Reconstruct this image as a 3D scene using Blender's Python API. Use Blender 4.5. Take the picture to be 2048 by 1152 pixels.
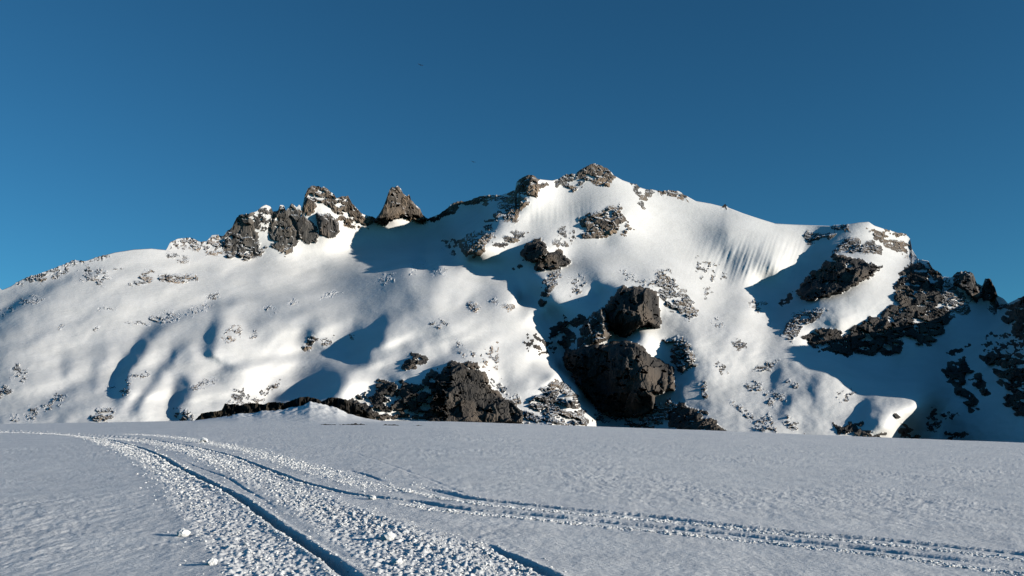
import bpy, math, random
import numpy as np
from math import radians, sin, cos

# ------------------------------------------------------------------ camera, sky, sun, exposure
for o in list(bpy.data.objects):
    bpy.data.objects.remove(o)
scene = bpy.context.scene
COL = scene.collection

F = 1774.0                    # focal length in photo pixels (2048 wide)
V0 = 845.0                    # row of eye level
CAMZ = 1.7
PITCH = math.atan((V0 - 576.0) / F)
cam_d = bpy.data.cameras.new('camera')
cam_d.sensor_width = 36.0
cam_d.lens = 36.0 * F / 2048.0
cam_d.clip_start = 0.1
cam_d.clip_end = 30000.0
cam = bpy.data.objects.new('camera', cam_d)
COL.objects.link(cam)
cam.location = (0, 0, CAMZ)
cam.rotation_euler = (radians(90) + PITCH, 0, 0)
scene.camera = cam

SUN_EL = radians(11.5)
SUN_AZ = radians(20.0)        # measured from +x (right) towards the back of the camera
sun_dir = np.array([cos(SUN_EL) * cos(SUN_AZ), -cos(SUN_EL) * sin(SUN_AZ), sin(SUN_EL)])

world = bpy.data.worlds.new('World')
scene.world = world
world.use_nodes = True
nt = world.node_tree
nt.nodes.clear()
w_out = nt.nodes.new('ShaderNodeOutputWorld')
w_bg = nt.nodes.new('ShaderNodeBackground')
w_sky = nt.nodes.new('ShaderNodeTexSky')
w_sky.sky_type = 'NISHITA'
w_sky.sun_disc = False
w_sky.sun_elevation = SUN_EL
w_sky.sun_rotation = math.atan2(sun_dir[0], sun_dir[1])
w_sky.altitude = 2600.0
w_sky.air_density = 1.0
w_sky.dust_density = 0.0
w_sky.ozone_density = 3.0
w_bg.inputs['Strength'].default_value = 0.081
w_wb = nt.nodes.new('ShaderNodeMix')              # the camera's cool white balance
w_wb.data_type = 'RGBA'; w_wb.blend_type = 'MULTIPLY'; w_wb.inputs[0].default_value = 1.0
w_wb.inputs[7].default_value = (0.37, 0.93, 1.03, 1)
nt.links.new(w_sky.outputs['Color'], w_wb.inputs[6])
nt.links.new(w_wb.outputs[2], w_bg.inputs['Color'])
nt.links.new(w_bg.outputs['Background'], w_out.inputs['Surface'])

sl = bpy.data.lights.new('sun', 'SUN')
sl.energy = 5.0
sl.angle = radians(0.53)
sl.color = (1.0, 0.925, 0.81)
sun = bpy.data.objects.new('sun', sl)
COL.objects.link(sun)
from mathutils import Vector
sun.rotation_euler = Vector(sun_dir).to_track_quat('Z', 'Y').to_euler()
sun.location = (300, -200, 300)

scene.view_settings.view_transform = 'Standard'
scene.view_settings.look = 'None'
scene.view_settings.gamma = 1.0
scene.view_settings.exposure = 0.14
scene.view_settings.use_curve_mapping = False
scene.cycles.diffuse_bounces = 0      # the photograph's shade holds almost no light thrown back by the snow

# ------------------------------------------------------------------ helpers
def ray(u, v):
    """slopes (x per metre of depth, z per metre of depth) of the ray through a photo pixel"""
    a = (np.asarray(u, float) - 1024.0) / F
    b = -(np.asarray(v, float) - 576.0) / F
    den = cos(PITCH) - b * sin(PITCH)
    return a / den, (sin(PITCH) + b * cos(PITCH)) / den

def _h(ix, iy, seed):
    h = (ix.astype(np.int64) * 374761393 + iy.astype(np.int64) * 668265263 + seed * 1442695041) & 0xFFFFFFFF
    h = ((h ^ (h >> 13)) * 1274126177) & 0xFFFFFFFF
    h = ((h ^ (h >> 16)) * 2246822519) & 0xFFFFFFFF
    return ((h ^ (h >> 15)) & 0xFFFFFF) / float(0x1000000)

def gnoise(x, y, seed=0):
    xi = np.floor(x); yi = np.floor(y)
    fx = x - xi; fy = y - yi
    sx = fx * fx * fx * (fx * (fx * 6 - 15) + 10)
    sy = fy * fy * fy * (fy * (fy * 6 - 15) + 10)
    def g(dx, dy):
        a = _h(xi + dx, yi + dy, seed) * 2 * math.pi
        return np.cos(a) * (fx - dx) + np.sin(a) * (fy - dy)
    n0 = g(0, 0) * (1 - sx) + g(1, 0) * sx
    n1 = g(0, 1) * (1 - sx) + g(1, 1) * sx
    return (n0 * (1 - sy) + n1 * sy) * 1.5

def fbm(x, y, octv=4, seed=0, gain=0.5):
    r = np.zeros_like(x, dtype=float); a = 1.0; s = 0.0
    for k in range(octv):
        r += a * gnoise(x, y, seed + 17 * k); s += a
        x = x * 2.03 + 5.3; y = y * 2.03 - 3.1; a *= gain
    return r / s

def ss(a, b, x):
    t = np.clip((x - a) / (b - a), 0, 1)
    return t * t * (3 - 2 * t)

def facets(x, y, seed):
    """blocky cellular relief: each cell is its own tilted plane; about 0..1"""
    xi = np.floor(x); yi = np.floor(y)
    best = np.full(x.shape, 9e9); val = np.zeros_like(x); bx = x.copy(); by = y.copy()
    for dx in (-1, 0, 1):
        for dy in (-1, 0, 1):
            cx = xi + dx; cy = yi + dy
            px = cx + _h(cx, cy, seed); py = cy + _h(cx, cy, seed + 1)
            d = (x - px) ** 2 + (y - py) ** 2
            m = d < best
            v = _h(cx, cy, seed + 2) + (x - px) * (_h(cx, cy, seed + 3) - 0.5) * 1.3 + (y - py) * (_h(cx, cy, seed + 4) - 0.3) * 0.6
            best = np.where(m, d, best); val = np.where(m, v, val)
            bx = np.where(m, px, bx); by = np.where(m, py, by)
    return val, bx, by

def poly_sd(px, py, P):
    """signed distance to polygon, positive inside"""
    n = len(P); d = np.full(px.shape, 9e9); inside = np.zeros(px.shape, bool)
    for i in range(n):
        x0, y0 = P[i]; x1, y1 = P[(i + 1) % n]
        ex, ey = x1 - x0, y1 - y0
        t = np.clip(((px - x0) * ex + (py - y0) * ey) / (ex * ex + ey * ey + 1e-9), 0, 1)
        d = np.minimum(d, (px - x0 - t * ex) ** 2 + (py - y0 - t * ey) ** 2)
        if y0 != y1:
            c = ((y0 > py) != (y1 > py)) & (px < (x1 - x0) * (py - y0) / (y1 - y0) + x0)
            inside ^= c
    d = np.sqrt(d)
    return np.where(inside, d, -d)

def line_dist(px, py, P):
    """distance, signed side (+ right of travel), and 0..1 position along a polyline"""
    P = np.asarray(P, float)
    seg = np.hypot(*(P[1:] - P[:-1]).T); cum = np.concatenate([[0], np.cumsum(seg)])
    best = np.full(px.shape, 9e18); side = np.zeros_like(px); along = np.zeros_like(px)
    for i in range(len(P) - 1):
        x0, y0 = P[i]; ex, ey = P[i + 1] - P[i]
        t = np.clip(((px - x0) * ex + (py - y0) * ey) / (ex * ex + ey * ey + 1e-12), 0, 1)
        dx = px - x0 - t * ex; dy = py - y0 - t * ey
        d = dx * dx + dy * dy
        m = d < best
        best = np.where(m, d, best)
        side = np.where(m, np.sign(ex * dy - ey * dx), side)
        along = np.where(m, (cum[i] + t * seg[i]) / cum[-1], along)
    return np.sqrt(best), side, along

def mesh_obj(name, verts, faces, mat, parent=None, smooth=False):
    me = bpy.data.meshes.new(name)
    verts = np.asarray(verts, np.float32); faces = np.asarray(faces, np.int32)
    k = faces.shape[1]
    me.vertices.add(len(verts)); me.vertices.foreach_set('co', verts.ravel())
    me.loops.add(faces.size); me.loops.foreach_set('vertex_index', faces.ravel())
    me.polygons.add(len(faces))
    me.polygons.foreach_set('loop_start', np.arange(0, faces.size, k, dtype=np.int32))
    me.polygons.foreach_set('loop_total', np.full(len(faces), k, np.int32))
    me.polygons.foreach_set('use_smooth', np.full(len(faces), smooth, bool))
    me.update(calc_edges=True); me.validate()
    me.materials.append(mat)
    o = bpy.data.objects.new(name, me)
    COL.objects.link(o)
    if parent: o.parent = parent
    return o

def submesh(name, V, faces, mat, parent=None, smooth=False, origin=None):
    idx, inv = np.unique(faces, return_inverse=True)
    v = V[idx]
    if origin is not None: v = v - origin
    o = mesh_obj(name, v, inv.reshape(faces.shape), mat, parent, smooth)
    if origin is not None and parent is None: o.location = origin
    return o

def tag(o, label=None, cat=None, group=None, kind=None):
    if label: o['label'] = label
    if cat: o['category'] = cat
    if group: o['group'] = group
    if kind: o['kind'] = kind
    return o

# ------------------------------------------------------------------ materials
def new_mat(name):
    m = bpy.data.materials.new(name); m.use_nodes = True
    t = m.node_tree
    return m, t, t.nodes['Principled BSDF']

def N(t, kind, **kw):
    n = t.nodes.new(kind)
    for k, v in kw.items():
        if k in n.inputs: n.inputs[k].default_value = v
        else: setattr(n, k, v)
    return n

def snow_mat(name, c1, c2, scale, bump_scale, bump, bdist, stretch=(1, 1, 1), tint_scale=None):
    m, t, b = new_mat(name)
    tc = N(t, 'ShaderNodeTexCoord'); mp = N(t, 'ShaderNodeMapping')
    mp.inputs['Scale'].default_value = stretch
    t.links.new(tc.outputs['Object'], mp.inputs['Vector'])
    n1 = N(t, 'ShaderNodeTexNoise', Scale=scale, Detail=5.0, Roughness=0.6)
    t.links.new(mp.outputs['Vector'], n1.inputs['Vector'])
    r = N(t, 'ShaderNodeValToRGB')
    r.color_ramp.elements[0].position = 0.35; r.color_ramp.elements[0].color = (*c1, 1)
    r.color_ramp.elements[1].position = 0.65; r.color_ramp.elements[1].color = (*c2, 1)
    t.links.new(n1.outputs['Fac'], r.inputs['Fac'])
    t.links.new(r.outputs['Color'], b.inputs['Base Color'])
    n2 = N(t, 'ShaderNodeTexNoise', Scale=bump_scale, Detail=6.0, Roughness=0.62)
    t.links.new(mp.outputs['Vector'], n2.inputs['Vector'])
    bp = N(t, 'ShaderNodeBump', Strength=bump, Distance=bdist)
    t.links.new(n2.outputs['Fac'], bp.inputs['Height'])
    t.links.new(bp.outputs['Normal'], b.inputs['Normal'])
    b.inputs['Roughness'].default_value = 0.75
    b.inputs['Specular IOR Level'].default_value = 0.15
    return m

def rock_mat(name, dark, mid, warm, scale=0.05, snow=0.0):
    m, t, b = new_mat(name)
    tc = N(t, 'ShaderNodeTexCoord'); mp = N(t, 'ShaderNodeMapping')
    mp.inputs['Scale'].default_value = (1, 1, 0.55)
    t.links.new(tc.outputs['Object'], mp.inputs['Vector'])
    n1 = N(t, 'ShaderNodeTexNoise', Scale=scale, Detail=7.0, Roughness=0.65)
    n2 = N(t, 'ShaderNodeTexNoise', Scale=scale * 0.35, Detail=3.0, Roughness=0.5)
    n3 = N(t, 'ShaderNodeTexNoise', Scale=scale * 4.5, Detail=6.0, Roughness=0.7)
    for n in (n1, n2, n3): t.links.new(mp.outputs['Vector'], n.inputs['Vector'])
    r = N(t, 'ShaderNodeValToRGB')
    r.color_ramp.elements[0].position = 0.33; r.color_ramp.elements[0].color = (*dark, 1)
    r.color_ramp.elements[1].position = 0.68; r.color_ramp.elements[1].color = (*mid, 1)
    t.links.new(n1.outputs['Fac'], r.inputs['Fac'])
    r2 = N(t, 'ShaderNodeValToRGB')
    r2.color_ramp.elements[0].position = 0.48; r2.color_ramp.elements[1].position = 0.66
    t.links.new(n2.outputs['Fac'], r2.inputs['Fac'])
    mx = N(t, 'ShaderNodeMix', data_type='RGBA')
    t.links.new(r2.outputs['Color'], mx.inputs[0])
    t.links.new(r.outputs['Color'], mx.inputs[6]); mx.inputs[7].default_value = (*warm, 1)
    col = mx.outputs[2]
    if snow > 0:
        # thin wind-blown snow lying on the flatter ledges of the rock
        ge = N(t, 'ShaderNodeNewGeometry'); sx = N(t, 'ShaderNodeSeparateXYZ')
        t.links.new(ge.outputs['Normal'], sx.inputs['Vector'])
        ad = N(t, 'ShaderNodeMath', operation='ADD')
        sc = N(t, 'ShaderNodeMath', operation='MULTIPLY'); sc.inputs[1].default_value = 0.9
        t.links.new(n3.outputs['Fac'], sc.inputs[0])
        t.links.new(sx.outputs['Z'], ad.inputs[0]); t.links.new(sc.outputs[0], ad.inputs[1])
        r3 = N(t, 'ShaderNodeValToRGB')
        r3.color_ramp.elements[0].position = 0.62 - 0.12 * snow; r3.color_ramp.elements[1].position = 0.68 - 0.12 * snow
        hv = N(t, 'ShaderNodeMath', operation='MULTIPLY'); hv.inputs[1].default_value = 0.5
        t.links.new(ad.outputs[0], hv.inputs[0]); t.links.new(hv.outputs[0], r3.inputs['Fac'])
        m2 = N(t, 'ShaderNodeMix', data_type='RGBA')
        t.links.new(r3.outputs['Color'], m2.inputs[0]); t.links.new(col, m2.inputs[6])
        m2.inputs[7].default_value = (0.82, 0.82, 0.82, 1)
        col = m2.outputs[2]
    t.links.new(col, b.inputs['Base Color'])
    bp = N(t, 'ShaderNodeBump', Strength=0.9, Distance=1.2)
    t.links.new(n3.outputs['Fac'], bp.inputs['Height'])
    t.links.new(bp.outputs['Normal'], b.inputs['Normal'])
    b.inputs['Roughness'].default_value = 0.9
    b.inputs['Specular IOR Level'].default_value = 0.2
    return m

M_SNOW = snow_mat('mountain_snow', (0.74, 0.735, 0.72), (0.80, 0.795, 0.785), 0.02, 0.16, 0.35, 1.6)
M_FIELD = snow_mat('old_firn_snow', (0.74, 0.745, 0.75), (0.86, 0.86, 0.855), 1.1, 20.0, 1.0, 0.03, (0.6, 1.0, 1.0))
M_TRACK = snow_mat('churned_snow', (0.78, 0.78, 0.78), (0.88, 0.88, 0.87), 3.0, 22.0, 0.6, 0.02)
M_CLOD = snow_mat('snow_clod', (0.82, 0.82, 0.82), (0.90, 0.90, 0.89), 3.0, 30.0, 0.4, 0.01)
ROCK = {
    'brown': rock_mat('brown_rock', (0.075, 0.062, 0.052), (0.20, 0.165, 0.135), (0.27, 0.20, 0.14), 0.06, 0.12),
    'grey': rock_mat('grey_rock', (0.05, 0.048, 0.046), (0.16, 0.15, 0.14), (0.19, 0.155, 0.12), 0.06, 0.12),
    'dark': rock_mat('dark_volcanic_rock', (0.028, 0.027, 0.027), (0.085, 0.078, 0.072), (0.12, 0.098, 0.08), 0.05, 0.0),
    'slate': rock_mat('dark_slate_rock', (0.04, 0.038, 0.038), (0.12, 0.112, 0.107), (0.16, 0.13, 0.105), 0.07, 0.04),
    'rim': rock_mat('rim_rock', (0.018, 0.016, 0.014), (0.06, 0.052, 0.044), (0.10, 0.08, 0.055), 0.5, 0.0),
}
# ------------------------------------------------------------------ mountain: crest line and depth
SKY = [(-900, 760), (-500, 700), (-250, 640), (-120, 610), (-30, 586), (-12, 570), (-4, 574), (4, 580), (23, 572), (34, 564), (57, 553), (76, 549), (95, 541), (130, 528), (145, 520), (157, 521), (172, 522),
       (191, 515), (218, 508), (229, 505), (267, 499), (302, 497), (332, 500), (340, 486), (355, 477), (382, 475), (401, 484), (413, 482), (424, 470), (436, 469),
       (443, 472), (449, 470), (456, 460), (464, 455), (473, 436), (478, 430), (490, 428), (499, 427), (504, 425), (515, 422), (522, 414), (531, 409), (541, 413),
       (546, 423), (556, 421), (560, 410), (567, 410), (572, 421), (578, 414), (583.5, 406), (587, 409), (593, 415), (598, 409), (604, 415), (607, 402), (610, 389),
       (616, 376), (626.5, 371), (634, 372.5), (643.5, 375), (647, 372.5), (655, 378), (668, 389), (673, 396), (684, 392), (693, 393), (695.5, 389.5), (699, 397),
       (705, 408), (712.5, 415.5), (725.5, 428.5), (738.5, 432), (749, 435), (751.5, 437), (762, 423), (770, 405), (777.6, 383), (783, 374), (789, 375), (796, 371),
       (802, 378), (806, 387), (814, 392), (819, 388), (822, 400), (830, 409), (840, 417), (845, 430), (856, 437), (869, 432), (878, 428), (894, 417), (903, 407),
       (917, 403), (939, 401), (958, 393), (980, 390), (1003, 390), (1022, 383), (1030, 380), (1033, 364), (1042, 357), (1054, 350), (1069, 351), (1075, 358),
       (1094, 360), (1105, 361), (1119, 357), (1133, 347), (1150, 348), (1161, 339), (1169, 335), (1178, 329), (1189, 327), (1205, 332), (1219, 340), (1228, 351),
       (1244, 360), (1264, 367), (1272, 368), (1280, 375), (1294, 379), (1300, 378), (1322, 383), (1339, 380), (1357, 382), (1375, 393), (1391, 402), (1420, 407),
       (1444, 413), (1447, 410), (1450, 407), (1456, 415), (1487, 427), (1524, 439), (1550, 447), (1586, 449), (1662, 452), (1667, 450), (1693, 449), (1717, 445), (1737, 443.6),
       (1748, 451), (1769, 458), (1795, 465), (1811, 467), (1820, 478), (1824, 499), (1836, 518), (1857, 522), (1865, 537), (1880, 545), (1886, 553), (1903, 555),
       (1913, 545), (1930, 542), (1947, 547), (1953, 566), (1965, 572), (1970, 557), (1980, 557), (1990, 576), (1995, 591), (2007, 597), (2016, 607), (2024, 603),
       (2045, 593), (2100, 575), (2250, 590), (2500, 640), (2800, 690), (3300, 760)]
SKY = np.array(SKY, float)

CP = [  # (u, v, depth in metres) read off the slopes
    (-900, 900, 560), (-900, 760, 700), (-500, 900, 600), (-500, 700, 900), (-250, 640, 1050), (-250, 800, 740),
    (0, 900, 560), (0, 850, 610), (0, 780, 700), (0, 700, 830), (0, 640, 980), (0, 582, 1120), (100, 600, 1040), (100, 541, 1180), (150, 700, 860), (150, 790, 690),
    (220, 508, 1260), (300, 497, 1320), (250, 570, 1130), (330, 560, 1190), (200, 640, 970), (300, 640, 1000), (200, 850, 600), (200, 900, 545),
    (380, 475, 1440), (440, 500, 1430), (510, 520, 1440), (500, 430, 1480), (570, 500, 1480), (560, 412, 1510), (620, 372, 1550), (660, 472, 1520), (690, 392, 1570), (740, 450, 1620),
    (440, 545, 1300), (520, 560, 1300), (600, 540, 1440), (600, 585, 1240), (700, 500, 1570), (720, 545, 1400), (520, 605, 1150), (420, 600, 1140),
    (790, 373, 1640), (790, 440, 1630), (800, 490, 1620), (860, 437, 1690), (850, 520, 1480), (900, 470, 1610), (900, 412, 1680), (960, 395, 1650), (960, 425, 1620),
    (1010, 388, 1600), (1050, 352, 1500), (1040, 400, 1465), (1010, 440, 1410), (960, 475, 1360), (930, 500, 1330), (985, 425, 1480), (935, 460, 1540), (905, 500, 1520),
    (940, 525, 1330), (1000, 520, 1320), (1040, 500, 1330), (880, 530, 1330), (960, 550, 1295), (1040, 560, 1265), (1040, 600, 1215), (1085, 560, 1195), (1090, 640, 1150),
    (760, 550, 1340), (820, 545, 1300), (920, 555, 1250), (990, 572, 1230), (1030, 600, 1160), (1055, 632, 1095), (975, 645, 1020), (1080, 690, 1015), (1120, 740, 1045),
    (1160, 800, 975), (1190, 850, 915), (900, 600, 1120), (900, 650, 960), (1000, 690, 950), (1060, 730, 930), (1110, 750, 900), (1150, 800, 850), (1170, 850, 815),
    (1000, 760, 855), (900, 700, 890), (860, 738, 820), (800, 760, 800), (720, 790, 785), (900, 735, 800), (960, 730, 840), (900, 845, 760), (800, 845, 740), (1040, 845, 770),
    (1100, 845, 765), (700, 845, 700), (800, 690, 920), (760, 650, 1000), (700, 690, 960), (640, 640, 1040), (640, 700, 950), (560, 690, 925), (500, 650, 1000), (560, 770, 835),
    (620, 790, 790), (680, 770, 785), (600, 850, 660), (500, 740, 820), (450, 690, 900), (400, 660, 960), (400, 790, 720), (400, 850, 640), (300, 740, 790), (300, 850, 620), (500, 850, 645),
    (1189, 328, 1590), (1190, 362, 1560), (1120, 360, 1555), (1130, 400, 1500), (1100, 450, 1420), (1060, 440, 1430), (1190, 430, 1440), (1210, 480, 1400), (1250, 430, 1450), (1130, 490, 1360), (1080, 480, 1350),
    (1090, 530, 1300), (1130, 530, 1300), (1130, 560, 1215), (1250, 370, 1570), (1300, 379, 1600), (1380, 396, 1610), (1450, 415, 1600), (1456, 470, 1480), (1550, 448, 1570), (1640, 453, 1570),
    (1300, 450, 1480), (1380, 480, 1480), (1300, 520, 1340), (1450, 520, 1430), (1550, 490, 1470), (1550, 530, 1405), (1620, 500, 1500), (1450, 560, 1375), (1520, 570, 1400), (1600, 550, 1425),
    (1380, 545, 1340), (1200, 540, 1250), (1200, 590, 1180), (1120, 610, 1140), (1300, 560, 1220), (1360, 600, 1180), (1400, 640, 1130), (1450, 600, 1270), (1500, 610, 1260), (1340, 640, 1120),
    (1240, 576, 1150), (1300, 590, 1145), (1240, 670, 1105), (1310, 640, 1120), (1190, 640, 1095), (1160, 690, 1050), (1290, 670, 1045), (1150, 720, 1025), (1250, 700, 1010), (1340, 730, 1030), (1200, 850, 950), (1300, 850, 920), (1250, 780, 970), (1380, 690, 1030), (1390, 740, 975),
    (1340, 780, 955), (1420, 700, 1025), (1430, 780, 930), (1400, 850, 840), (1500, 850, 830), (1450, 820, 870), (1480, 660, 1110), (1500, 740, 1000),
    (1740, 446, 1530), (1700, 480, 1480), (1690, 520, 1375), (1640, 520, 1450), (1640, 560, 1370), (1610, 590, 1290), (1560, 600, 1340), (1590, 640, 1180), (1620, 690, 1130), (1540, 640, 1220), (1700, 590, 1230), (1680, 640, 1160), (1700, 710, 1120), (1800, 700, 1130),
    (1800, 480, 1545), (1800, 540, 1400), (1850, 540, 1385), (1760, 600, 1230), (1820, 640, 1190), (1900, 560, 1310), (1930, 545, 1290), (1900, 630, 1230), (1990, 575, 1270), (2000, 620, 1230),
    (1700, 730, 1060), (1640, 720, 1040), (1800, 740, 1080), (1900, 700, 1150), (1900, 760, 1050), (1860, 830, 960), (1800, 870, 900), (1960, 660, 1180), (1960, 740, 1050), (1940, 850, 930),
    (2040, 600, 1040), (2048, 680, 960), (2048, 760, 900), (2048, 860, 830), (2100, 580, 980), (2150, 700, 860), (2150, 860, 780), (2250, 590, 1000), (2500, 640, 1100), (2500, 860, 900), (2800, 690, 1200), (3300, 760, 1200), (3300, 900, 950), (2800, 900, 900),
    (1600, 700, 1070), (1560, 690, 1085), (1680, 740, 1000), (1740, 775, 950), (1830, 800, 895), (1835, 815, 880), (1620, 780, 920), (1720, 810, 890), (1560, 790, 920), (1600, 850, 835), (1700, 860, 825), (1780, 860, 830), (1550, 870, 800),
    (640, 540, 1460),
    (760, 520, 1500),
    (820, 535, 1340),
    (1000, 545, 1310),
    (1100, 600, 1150),
    (1090, 510, 1270),
    (1130, 650, 1125),
    (1110, 700, 1105),
    (1075, 690, 1000),
    (1050, 660, 1045),
    (1210, 600, 1130),
    (1265, 620, 1100),
    (1340, 690, 1055),
    (1330, 700, 1050),
    (1320, 780, 960),
    (1690, 540, 1335),
    (1640, 575, 1300),
    (1450, 700, 1030),
    (1500, 700, 1050),
    (1550, 740, 1000),
    (1145, 760, 1025),
    (1240, 560, 1205),
    (1200, 565, 1195),
    (1280, 565, 1205),
    (1310, 575, 1190),
    (1150, 590, 1165),
    (1170, 600, 1150),
    (1330, 590, 1180),
    (1500, 550, 1390),
    (1700, 500, 1450),
    (1640, 510, 1465),
    (1740, 500, 1450),
    (1690, 525, 1350),
    (1740, 525, 1370),
    (1030, 740, 880),
    (1050, 780, 835),
    (760, 740, 840),
    (1060, 760, 858),
    (1020, 780, 835),
    (1080, 800, 828),
    (545, 790, 810),
    (580, 740, 895),
    (600, 715, 935),
    (530, 815, 765),
    (700, 720, 905),
    (740, 715, 875),
    (690, 780, 775),
    (640, 770, 815),
    (700, 760, 795),
    (480, 770, 775),
    (760, 690, 915),
    (1110, 790, 845),
    (1120, 810, 832),
    (1130, 830, 818),
    (1100, 770, 872),
    (1090, 830, 800),
    (1140, 845, 805),
    (1825, 505, 1530),
    (1770, 500, 1480),
]
CP = np.array(CP, float)

def tps_fit(c):
    x = c[:, :2] / 500.0; n = len(c)
    r = np.hypot(x[:, None, 0] - x[None, :, 0], x[:, None, 1] - x[None, :, 1])
    K = np.where(r > 0, r * r * np.log(r + 1e-12), 0) + np.eye(n) * 2e-4
    Pm = np.column_stack([np.ones(n), x])
    A = np.block([[K, Pm], [Pm.T, np.zeros((3, 3))]])
    w = np.linalg.solve(A, np.concatenate([c[:, 2], np.zeros(3)]))
    return x, w

_tx, _tw = tps_fit(CP)
def tps(u, v):
    x = u / 500.0; y = v / 500.0
    r = _tw[-3] + _tw[-2] * x + _tw[-1] * y
    for i in range(len(_tx)):
        d2 = (x - _tx[i, 0]) ** 2 + (y - _tx[i, 1]) ** 2
        r += _tw[i] * 0.5 * d2 * np.log(d2 + 1e-12)
    return r

US = np.concatenate([np.arange(-900, -40, 14), np.arange(-40, 2092, 2), np.arange(2092, 3300, 14)]).astype(float)
NR = 285
VB = 900.0
sky_v = np.interp(US, SKY[:, 0], SKY[:, 1])
T = np.linspace(0, 1, NR)
U = np.repeat(US[None, :], NR, 0)
_uu = np.arange(-900, 3301, 5.0); _k = np.exp(-0.5 * (np.arange(-30, 31) * 5 / 45.0) ** 2); _k /= _k.sum()
_sm = np.convolve(np.pad(np.interp(_uu, SKY[:, 0], SKY[:, 1]), 30, mode='edge'), _k, mode='valid')
sky_s = np.interp(US, _uu, _sm)
V = VB + (sky_s[None, :] - VB) * T[:, None] + (sky_v - sky_s)[None, :] * ss(.70, 1.0, T)[:, None]
V = np.minimum.accumulate(V, 0)

# coarse evaluation of the smooth depth, then bilinear
gu = np.arange(-920, 3330, 10.0); gv = np.arange(310, 915, 6.0)
GU, GV = np.meshgrid(gu, gv)
GD = tps(GU, GV)
def bil(G, u, v):
    x = np.clip((u - gu[0]) / 10.0, 0, len(gu) - 1.001); y = np.clip((v - gv[0]) / 6.0, 0, len(gv) - 1.001)
    xi = x.astype(int); yi = y.astype(int); fx = x - xi; fy = y - yi
    fx = fx * fx * (3 - 2 * fx) * 0.0 + fx
    return (G[yi, xi] * (1 - fx) + G[yi, xi + 1] * fx) * (1 - fy) + (G[yi + 1, xi] * (1 - fx) + G[yi + 1, xi + 1] * fx) * fy
D = tps(U, V)

# snow humps: crest polylines; steep lee on the left, long back to the right
HUMPS = [  # (crest, height m, lee width px, back width px)
    ([(510, 606), (440, 630), (370, 645), (318, 672), (288, 710), (262, 750), (256, 790), (236, 850)], 30, 30, 75),
    ([(430, 682), (375, 697), (340, 735), (304, 785), (258, 850)], 14, 20, 50),
    ([(470, 630), (442, 660), (436, 690), (418, 725)], 28, 36, 75),
    ([(395, 745), (382, 785), (362, 850)], 28, 42, 70),
    ([(820, 600), (720, 632), (660, 655), (622, 680), (612, 712)], 20, 32, 70),
    ([(860, 660), (790, 682), (735, 715), (700, 755), (665, 810)], 15, 60, 90),
    ([(900, 606), (835, 622), (790, 645), (772, 670), (745, 692)], 17, 36, 60),
    ([(860, 690), (832, 712), (800, 740)], 8, 26, 50),
    ([(960, 590), (938, 606), (932, 625)], 5, 10, 22),
    ([(1008, 588), (992, 600), (990, 620)], 4, 9, 20),
    ([(260, 540), (160, 560), (90, 590), (30, 622), (-30, 650)], 15, 20, 60),
    ([(60, 620), (-20, 650)], 5, 12, 50),
    ([(1510, 690), (1496, 715), (1510, 740)], 4, 12, 30),
    ([(1590, 715), (1578, 726)], 4, 8, 20),
    ([(1570, 735), (1552, 760), (1556, 790)], 5, 12, 40),
    ([(1600, 790), (1575, 815), (1562, 850)], 6, 14, 44),
    ([(1760, 790), (1735, 815), (1728, 850)], 5, 14, 40),
    ([(1660, 720), (1640, 760), (1625, 800)], 4, 20, 50),
    ([(1456, 420), (1452, 445), (1446, 475)], 2.2, 9, 26),
    ([(1370, 770), (1362, 790), (1370, 815)], 5, 10, 26),
    ([(1110, 752), (1090, 765), (1072, 785)], 6, 12, 30),
    ([(470, 545), (455, 565)], 4, 10, 30),
    ([(200, 640), (120, 668), (40, 700), (-30, 715)], 9, 22, 60),
    ([(230, 700), (205, 740), (196, 790)], 8, 26, 50),
    ([(150, 690), (140, 730), (146, 770)], 6, 22, 45),
    ([(900, 526), (780, 552), (680, 575), (590, 600), (520, 618)], 15, 18, 55),
    ([(900, 545), (850, 552), (800, 568)], 4, 12, 40),
    ([(720, 596), (640, 616), (560, 640), (500, 650)], 12, 18, 45),
    ([(720, 712), (600, 722), (500, 738), (400, 764)], 15, 20, 55),
    ([(600, 596), (500, 604), (420, 622), (360, 634)], 12, 16, 45),
]
HD = np.zeros(U.shape)
for cr, hh, wl, wr in HUMPS:
    c = np.array(cr, float); pad = wr * 2.5
    if len(c) > 2:
        t_ = np.linspace(0, len(c) - 1, (len(c) - 1) * 6 + 1); i_ = np.clip(t_.astype(int), 0, len(c) - 2); f_ = (t_ - i_)[:, None]
        q0, q1, q2, q3 = c[np.maximum(i_ - 1, 0)], c[i_], c[i_ + 1], c[np.minimum(i_ + 2, len(c) - 1)]
        c = 0.5 * (2 * q1 + (q2 - q0) * f_ + (2 * q0 - 5 * q1 + 4 * q2 - q3) * f_ ** 2 + (3 * q1 - q0 - 3 * q2 + q3) * f_ ** 3)
    m = (U > c[:, 0].min() - pad) & (U < c[:, 0].max() + pad) & (V > c[:, 1].min() - pad) & (V < c[:, 1].max() + pad)
    uu, vv = U[m], V[m]
    wob = fbm(uu / 40, vv / 40, 3, 91) * 8
    d, s, al = line_dist(uu + wob, vv + wob * 0.5, c)
    # travel runs down-left, so the sunny (right) side has negative sign in image axes
    s = -s
    end = ss(0, 0.22, al) * ss(0, 0.22, 1 - al)
    endd = np.exp(-(np.maximum(0, d - 6) / (wr * 1.2)) ** 2)
    right = np.exp(-(d / wr) ** 1.5)
    left = 1 - 1.35 * ss(0, wl, d) + 0.35 * ss(wl, wl * 3.0, d)
    prof = np.where(s > 0, right, left)
    HD[m] += hh * prof * end * endd
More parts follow.
